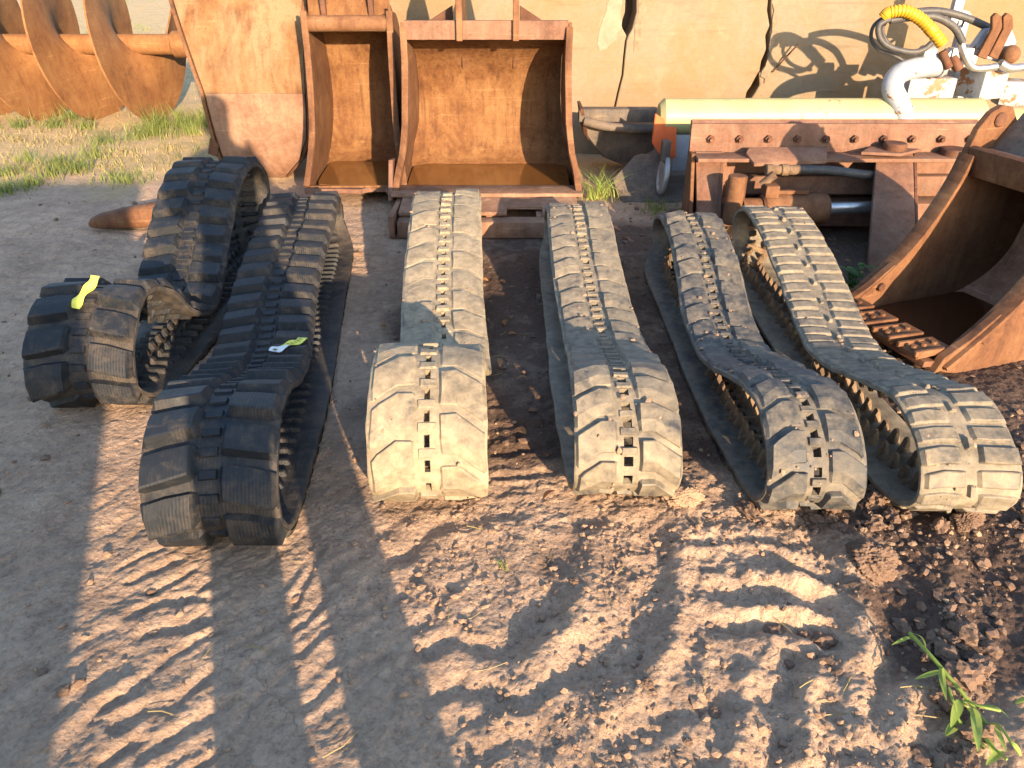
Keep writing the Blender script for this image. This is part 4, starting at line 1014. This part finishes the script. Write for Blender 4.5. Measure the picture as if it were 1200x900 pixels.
X0, X1 = -1.9, 9
rows = []
for y, z in ((6.25, -.1), (6.27, 1.2), (6.8, 1.35), (9.5, .9), (13, -.1)):
    rows.append([bm.verts.new((x, y+.05*math.sin(x*3+z*5), z+.04*math.sin(x*2.3))) for x in np.linspace(X0, X1, 30)])
for i in range(len(rows)-1):
    for j in range(29): bm.faces.new((rows[i][j], rows[i][j+1], rows[i+1][j+1], rows[i+1][j]))
o = finish(bm, 'backing_bank', plain_mat('backing_earth', (.12, .08, .05), (.2, .14, .09), 6, .95, .8)); tag(o, 'earth bank added behind the concrete wall as dark backing for its cracks', None, None, 'structure')

# ------------------------------------------------------------------ auger
def auger():
    c = Vector((-4.4, 7.35, .62)); root = empty('auger', (c.x, c.y, 0)); tag(root, 'huge rusty screw auger lying on the field at the upper left', 'auger')
    part(root, 'shaft', RUST_AUG, lambda b: (cyl(b, (-3.0, 0, .62), (1.42, 0, .62), .085, n=32), cyl(b, (1.42, 0, .62), (1.55, 0, .62), .11, n=24, bev=.01)))
    pitch, Ro, Ri, th = .50, .64, .085, .016
    turns = 8; N = 44*turns; bm = bmesh.new(); G = []
    x_end = 1.33
    for k in (0, 1):
        g = []
        for i in range(N+1):
            a = 2*math.pi*i/44
            x = x_end-pitch*turns+pitch*i/44
            an = a*AUG_S+AUG_P
            g.append([bm.verts.new((x+k*th+.02*(r-Ri)*0, r*math.cos(an), .62+r*math.sin(an))) for r in np.linspace(Ri, Ro, 7)])
        G.append(g)
    for i in range(N):
        for j in range(6):
            for k in (0, 1): g = G[k]; bm.faces.new((g[i][j], g[i][j+1], g[i+1][j+1], g[i+1][j]))
        for j in (0, 6): bm.faces.new((G[0][i][j], G[0][i+1][j], G[1][i+1][j], G[1][i][j]))
    for i in (0, N):
        for j in range(6): bm.faces.new((G[0][i][j], G[0][i][j+1], G[1][i][j+1], G[1][i][j]))
    finish(bm, 'flight', RUST_AUG, root)
AUG_S, AUG_P = 1, R(40)
auger()

# rusty prong lying beside the first track
def prong():
    root = empty('steel_prong', tuple(at(160, 268))); root.rotation_euler = (0, 0, R(18)); tag(root, 'blunt rusty steel prong poking out beside the far left track', 'steel prong')
    bm = bmesh.new(); G = []
    for i, (x, wd, hz) in enumerate(((-.235, .012, .012), (-.22, .032, .032), (-.17, .05, .052), (-.05, .065, .072), (.10, .075, .085), (.28, .08, .09))):
        g = []
        for k in range(14):
            a = 2*math.pi*k/14; c, s = math.cos(a), math.sin(a)
            g.append(bm.verts.new((x, wd*math.copysign(abs(c)**.6, c), .05+hz*math.copysign(abs(s)**.7, s)*.75+.03*i/5)))
        G.append(g)
    for i in range(5):
        for k in range(14): bm.faces.new((G[i][k], G[i][(k+1) % 14], G[i+1][(k+1) % 14], G[i+1][k]))
    bm.faces.new(G[0]); bm.faces.new(G[-1]); finish(bm, 'blade', RUST_A, root, ang=50)
prong()

# ------------------------------------------------------------------ plants
def blades(V, Fc, x, y, z, n, h, spread, wd, lean=.5):
    for _ in range(n):
        a = random.random()*6.28; d = abs(random.gauss(0, spread)); bx_, by_ = x+math.cos(a)*d, y+math.sin(a)*d
        hh = h*random.uniform(.45, 1.15); la = random.random()*6.28; ln = hh*random.uniform(.1, lean*1.6)
        fa = random.random()*6.28; dx, dy = math.cos(fa)*wd, math.sin(fa)*wd; b0 = len(V)
        for k, t in enumerate((0, .4, .75, 1.0)):
            cx = bx_+math.cos(la)*ln*t*t; cy = by_+math.sin(la)*ln*t*t; cz = z+hh*(t-.25*t*t*lean)
            wk = (1-t*.95)
            V.append((cx-dx*wk, cy-dy*wk, cz)); V.append((cx+dx*wk, cy+dy*wk, cz))
        for k in range(3): Fc.append((b0+2*k, b0+2*k+1, b0+2*k+3, b0+2*k+2))
def field_grass():
    for nm, mat, lab in (('grass', GRASS_M, 'green grass and weeds growing in tufts on the field edge'), ('dry_grass', STRAW_M, 'short straw coloured dry grass over the field')):
        V = []; Fc = []
        if nm == 'grass':
            spots = [(150, 212, 16, .09), (70, 195, 26, .10), (90, 200, 22, .09), (40, 215, 20, .08), (10, 225, 24, .10), (110, 185, 14, .12), (180, 160, 22, .18), (190, 150, 20, .2), (165, 165, 14, .13), (25, 150, 14, .12), (65, 150, 18, .12),
                     (85, 140, 16, .14), (100, 150, 14, .12), (210, 150, 18, .2), (225, 158, 26, .16), (235, 150, 22, .18), (150, 60, 20, .3), (152, 52, 14, .3), (120, 170, 12, .12), (60, 205, 16, .08), (130, 208, 12, .07), (5, 205, 16, .1), (35, 190, 12, .1)]
            for px, py, n, h in spots:
                p = at(px, py); blades(V, Fc, p.x, p.y, gz(p.x, p.y), n*5, h*1.15, .10, .004)
            for _ in range(520):
                x = random.uniform(-14, -1.9); y = random.uniform(5.2, 24)
                if fbm(np.array([x]), np.array([y]), .8, 2, seed=51.0)[0] > .05: blades(V, Fc, x, y, gz(x, y), 10, random.uniform(.05, .14), .10, .005)
        else:
            for _ in range(1500):
                y = 5.4+random.random()**1.6*22; x = random.uniform(-.95*y-1, -1.9-.1*(y-5)) if random.random() < .9 else random.uniform(-2.2, -.0)
                if y < 6 and x > -2.3: continue
                blades(V, Fc, x, y, gz(x, y), 9, random.uniform(.03, .10), .12, .004, .9)
            for px, py in ((30, 200), (80, 170), (140, 180), (200, 175), (160, 150), (20, 165)):
                p = at(px, py); blades(V, Fc, p.x, p.y, gz(p.x, p.y), 60, .08, .16, .0035, .9)
        o = pymesh(nm, V, Fc, mat, smooth=False); tag(o, lab, None, None, 'stuff')
field_grass()
def tuft(px, py, n, h, spread, label, mat=WEED_M, wd=.0045, dry=0):
    p = at(px, py); root_z = gz(p.x, p.y); V = []; Fc = []
    blades(V, Fc, 0, 0, 0, n, h, spread, wd*.8, .9); n1 = len(Fc); blades(V, Fc, 0, 0, 0, n//2, h*.8, spread*1.4, wd*.5, 1.4)
    o = pymesh('grass_tuft', V, Fc, [mat, STRAW_M], smooth=False, mat_idx=[0]*n1+[1]*(len(Fc)-n1)); o.location = (p.x, p.y, root_z); return tag(o, label, 'grass')
tuft(704, 232, 90, .22, .07, 'sprawling pale green grass tuft between the wide bucket and the grey wing plate')
tuft(672, 160, 70, .22, .06, 'green grass growing at the foot of the wall behind the wide bucket', GRASS_M)
tuft(770, 246, 120, .07, .10, 'low bright green grass along the front of the grey wing plate', GRASS_M)
tuft(440, 228, 40, .11, .05, 'few green blades under the lip of the narrow bucket', GRASS_M)
tuft(588, 660, 14, .035, .012, 'tiny green sprout in the mud in front of the clay caked track', WEED_M, .003)
def leaf(V, Fc, base, d, up, L_, wd, curl=.3):
    d = Vector(d).normalized(); up = Vector(up); s = d.cross(up).normalized(); b0 = len(V); n = 7
    for k in range(n+1):
        t = k/n; wk = wd*math.sin(math.pi*min(1, t*.92+.06))**.8; c = Vector(base)+d*L_*t+up*(L_*curl*(t*.6-t*t*.9))
        V.append(c-s*wk+up*wk*.35); V.append(c); V.append(c+s*wk+up*wk*.35)
    for k in range(n):
        for j in (0, 1): Fc.append((b0+3*k+j, b0+3*k+j+1, b0+3*k+j+4, b0+3*k+j+3))
def weed():
    o0 = at(1150, 830); root = empty('weed', (o0.x, o0.y, gz(o0.x, o0.y))); tag(root, 'pale green weed with long stems sprawling over the dark mud at the lower right', 'weed')
    def Pt(px, py, z): return at(px, py, z)-Vector(root.location)
    zz = root.location.z
    stems = [([(1160, 855, .02), (1130, 815, .05), (1105, 785, .07), (1085, 762, .075), (1066, 742, .06)], .0042), ([(1160, 858, .02), (1128, 850, .03), (1118, 825, .05), (1112, 806, .06)], .003),
             ([(1155, 850, .02), (1170, 850, .05), (1185, 870, .07), (1195, 884, .05)], .0028), ([(1150, 850, .02), (1130, 822, .06), (1150, 828, .08), (1172, 833, .075)], .003), ([(1140, 850, .02), (1160, 872, .04), (1180, 890, .05)], .0028)]
    for pts, r in stems:
        part(root, 'stem', WEED_M, lambda b: tube(b, [Pt(a, c, z+zz) for a, c, z in pts], r, n=7, seg=7))
    for (px, py, z, tx, ty, tz, wd) in ((1107, 786, .07, 1080, 793, .05, .007), (1104, 782, .07, 1106, 806, .08, .008), (1070, 746, .06, 1052, 752, .05, .005), (1068, 742, .06, 1085, 752, .1, .004), (1125, 820, .05, 1118, 842, .04, .012), (1145, 828, .07, 1178, 834, .07, .007),
                            (1140, 830, .05, 1146, 862, .08, .012), (1128, 845, .03, 1112, 858, .02, .012), (1165, 852, .05, 1176, 872, .06, .006), (1185, 870, .07, 1195, 882, .06, .007), (1150, 860, .03, 1165, 882, .03, .009), (1125, 855, .02, 1150, 872, .03, .010), (1175, 880, .04, 1160, 892, .03, .009), (1190, 825, .03, 1204, 819, .04, .009)):
        V = []; Fc = []; a = Pt(px, py, z+zz); b = Pt(tx, ty, tz+zz)
        leaf(V, Fc, a, b-a, (random.uniform(-.5, .5), random.uniform(-.5, .5), 1), (b-a).length*1.25, wd*.85, random.uniform(.2, .6)); pymesh('leaf', V, Fc, WEED_M, root)
    return root
weed()
def leafy(px, py, h, r, n, label):
    p = at(px, py); root = empty('leafy_weed', (p.x, p.y, gz(p.x, p.y))); tag(root, label, 'weed')
    V = []; Fc = []
    bm = bmesh.new()
    for k in range(n):
        a = random.random()*6.28; e = random.uniform(.25, 1.2); d = Vector((math.cos(a)*math.cos(e), math.sin(a)*math.cos(e), math.sin(e)))
        tip = d*h*random.uniform(.5, 1); tube(bm, [(0, 0, 0), tip*.5+Vector((0, 0, .01)), tip], .002, n=5, seg=3)
        for q in range(4):
            b = random.random()*6.28; leaf(V, Fc, tip*random.uniform(.6, 1), (math.cos(b), math.sin(b), random.uniform(-.2, .5)), (0, 0, 1), r*random.uniform(.6, 1.1), r*.3, .3)
    finish(bm, 'stem', LEAF_D, root); pymesh('leaf', V, Fc, LEAF_D, root)
leafy(1012, 345, .16, .05, 22, 'dark green leafy weed growing beside the right bucket')

def litter():
    V = []; Fc = []
    for _ in range(110):
        y = random.uniform(.9, 4.6); x = random.uniform(-.6*y-.3, .6*y+.3); z = gz(x, y)+.006; a = random.random()*6.28; L_ = random.uniform(.02, .09); wd = random.uniform(.0006, .0014); b0 = len(V)
        dx, dy = math.cos(a)*L_, math.sin(a)*L_; nx, ny = -math.sin(a)*wd, math.cos(a)*wd; k = random.uniform(-.3, .3)*L_
        for t in (0, .5, 1):
            cx, cy = x+dx*t+nx/wd*k*t*(1-t)*2, y+dy*t+ny/wd*k*t*(1-t)*2
            V += [(cx-nx, cy-ny, z), (cx+nx, cy+ny, z), (cx, cy, z+wd*1.6)]
        for q in (0, 3):
            for u, v in ((0, 1), (1, 2), (2, 0)): Fc.append((b0+q+u, b0+q+v, b0+q+3+v, b0+q+3+u))
    o = pymesh('litter', V, Fc, STRAW_M, smooth=False); tag(o, 'short dry straws scattered over the mud', None, None, 'stuff')
    V = []; Fc = []
    for px, py in ((398, 405), (448, 385), (455, 425), (588, 440), (600, 380), (612, 455), (596, 400), (640, 585), (600, 505), (716, 330), (720, 420), (735, 470), (870, 470), (735, 262), (742, 268), (560, 330), (585, 335), (420, 300), (1010, 325), (1000, 310)):
        p = at(px+random.uniform(-8, 8), py+random.uniform(-5, 5)); a = random.random()*6.28
        leaf(V, Fc, (p.x, p.y, gz(p.x, p.y)+.012), (math.cos(a), math.sin(a), random.uniform(-.2, .5)), (random.uniform(-.4, .4), random.uniform(-.4, .4), 1), random.uniform(.03, .055), random.uniform(.009, .016), .5)
    o = pymesh('leaf_litter', V, Fc, leaf_mat('dead_leaf', (.22, .10, .04), (.36, .19, .08)), smooth=False); tag(o, 'dead orange brown leaves fallen on the dark mud', None, None, 'stuff')
litter()

# ------------------------------------------------------------------ what casts the long shadows, behind the camera
def person():
    root = empty('person', (.125, -.34, 0), 0); tag(root, 'person in shirt and trousers holding up a phone, standing where the picture is taken', 'person')
    me = bpy.data.meshes.new('body'); J = {}
    names = [('pelvis', (0, 0, .93), .135), ('spine', (0, .0, 1.10), .125), ('chest', (0, 0, 1.30), .15), ('neckb', (0, .0, 1.46), .075), ('neck', (0, .02, 1.53), .055), ('head0', (0, .03, 1.61), .085), ('head1', (0, .03, 1.72), .075)]
    E_ = [('pelvis', 'spine'), ('spine', 'chest'), ('chest', 'neckb'), ('neckb', 'neck'), ('neck', 'head0'), ('head0', 'head1')]
    for sg, s in ((-1, 'l'), (1, 'r')):
        names += [(s+'hip', (sg*.105, 0, .86), .125), (s+'knee', (sg*.125, .01, .50), .105), (s+'ank', (sg*.135, -.01, .09), .092), (s+'toe', (sg*.17, .15, .04), .036),
                  (s+'sh', (sg*.19, 0, 1.41), .065), (s+'elb', (sg*.24, .06, 1.16), .048), (s+'wri', (sg*.10, .25, 1.33), .03), (s+'palm', (sg*.075, .285, 1.40), .028)]
        E_ += [('pelvis', s+'hip'), (s+'hip', s+'knee'), (s+'knee', s+'ank'), (s+'ank', s+'toe'), ('neckb', s+'sh'), (s+'sh', s+'elb'), (s+'elb', s+'wri'), (s+'wri', s+'palm')]
        for k in range(4):
            names += [(s+'f%d' % k, (sg*.055, .30, 1.395+.018*k), .009), (s+'g%d' % k, (sg*.045, .318, 1.398+.018*k), .008)]
            E_ += [(s+'palm', s+'f%d' % k), (s+'f%d' % k, s+'g%d' % k)]
    for i, (n, p, r) in enumerate(names): J[n] = i
    me.from_pydata([p for _, p, _ in names], [(J[a], J[b]) for a, b in E_], []); me.update()
    o = bpy.data.objects.new('body', me); COL.objects.link(o)
    md = o.modifiers.new('skin', 'SKIN'); sk = me.skin_vertices[0].data
    for i, (_, _, r) in enumerate(names): sk[i].radius = (r, r*(.8 if r > .1 else 1))
    sk[0].use_root = True
    o.modifiers.new('sub', 'SUBSURF').levels = 2
    dg = bpy.context.evaluated_depsgraph_get(); m2 = bpy.data.meshes.new_from_object(o.evaluated_get(dg))
    bpy.data.objects.remove(o); bpy.data.meshes.remove(me)
    skin = plain_mat('skin', (.42, .25, .17), (.5, .31, .22), 10, .55, .1); shirt = plain_mat('shirt_cloth', (.08, .11, .2), (.1, .14, .25), 20, .9, .3); trou = plain_mat('trouser_cloth', (.05, .05, .06), (.08, .08, .09), 20, .9, .3)
    ob = link('body', m2, [skin, shirt, trou], root)
    for f in m2.polygons:
        z = f.center.z; f.use_smooth = True; arm = f.center.y > .12 and z > 1.2
        f.material_index = 0 if (z > 1.50 or arm) else (1 if z > .95 else 2)
    root.scale = (1.12, 1.12, 1.12)
    def hair(b):
        r = bmesh.ops.create_uvsphere(b, u_segments=20, v_segments=12, radius=.1, matrix=Matrix.Translation((0, .0, 1.69)) @ Matrix.Diagonal((.9, 1, .95, 1)))
    part(root, 'hair', plain_mat('hair', (.03, .02, .015), (.06, .04, .03), 40, .7, .5), hair)
    ph = part(None, 'phone', HOSE, lambda b: bx(b, (0, 0, 0), (.15, .009, .074), bev=.003))
    ph.location = (.045, -.035, 1.40); ph.rotation_euler = (-PITCH, 0, 0); tag(ph, 'slim dark phone held up in both hands of the person', 'phone')
person()
def skip():  # invented skip, sized and placed to cast the broad shadow at the left
    root = empty('shadow_skip', (-1.76, -2.7, 0)); tag(root, 'unseen steel skip added behind the person to cast the broad shadow at the left', 'skip')
    hx, hy, h, t = 1.85, .9, 1.80, .05
    for y in (-hy, hy): part(root, 'wall', RUST_DK, lambda b: bx(b, (0, y, h/2), (2*hx, t, h)))
    for x in (-hx, hx): part(root, 'end_wall', RUST_DK, lambda b: bx(b, (x, 0, h/2), (t, 2*hy-t-.004, h)))
    part(root, 'bottom', RUST_DK, lambda b: bx(b, (0, 0, .12), (2*hx-t-.01, 2*hy-t-.01, .05)))
    for k in range(7):
        part(root, 'rib', RUST_DK, lambda b: (bx(b, (-hx+.3+k*.5, hy+.055, h/2), (.08, .055, h-.1))))
skip()
print('verts ground', GX.size)
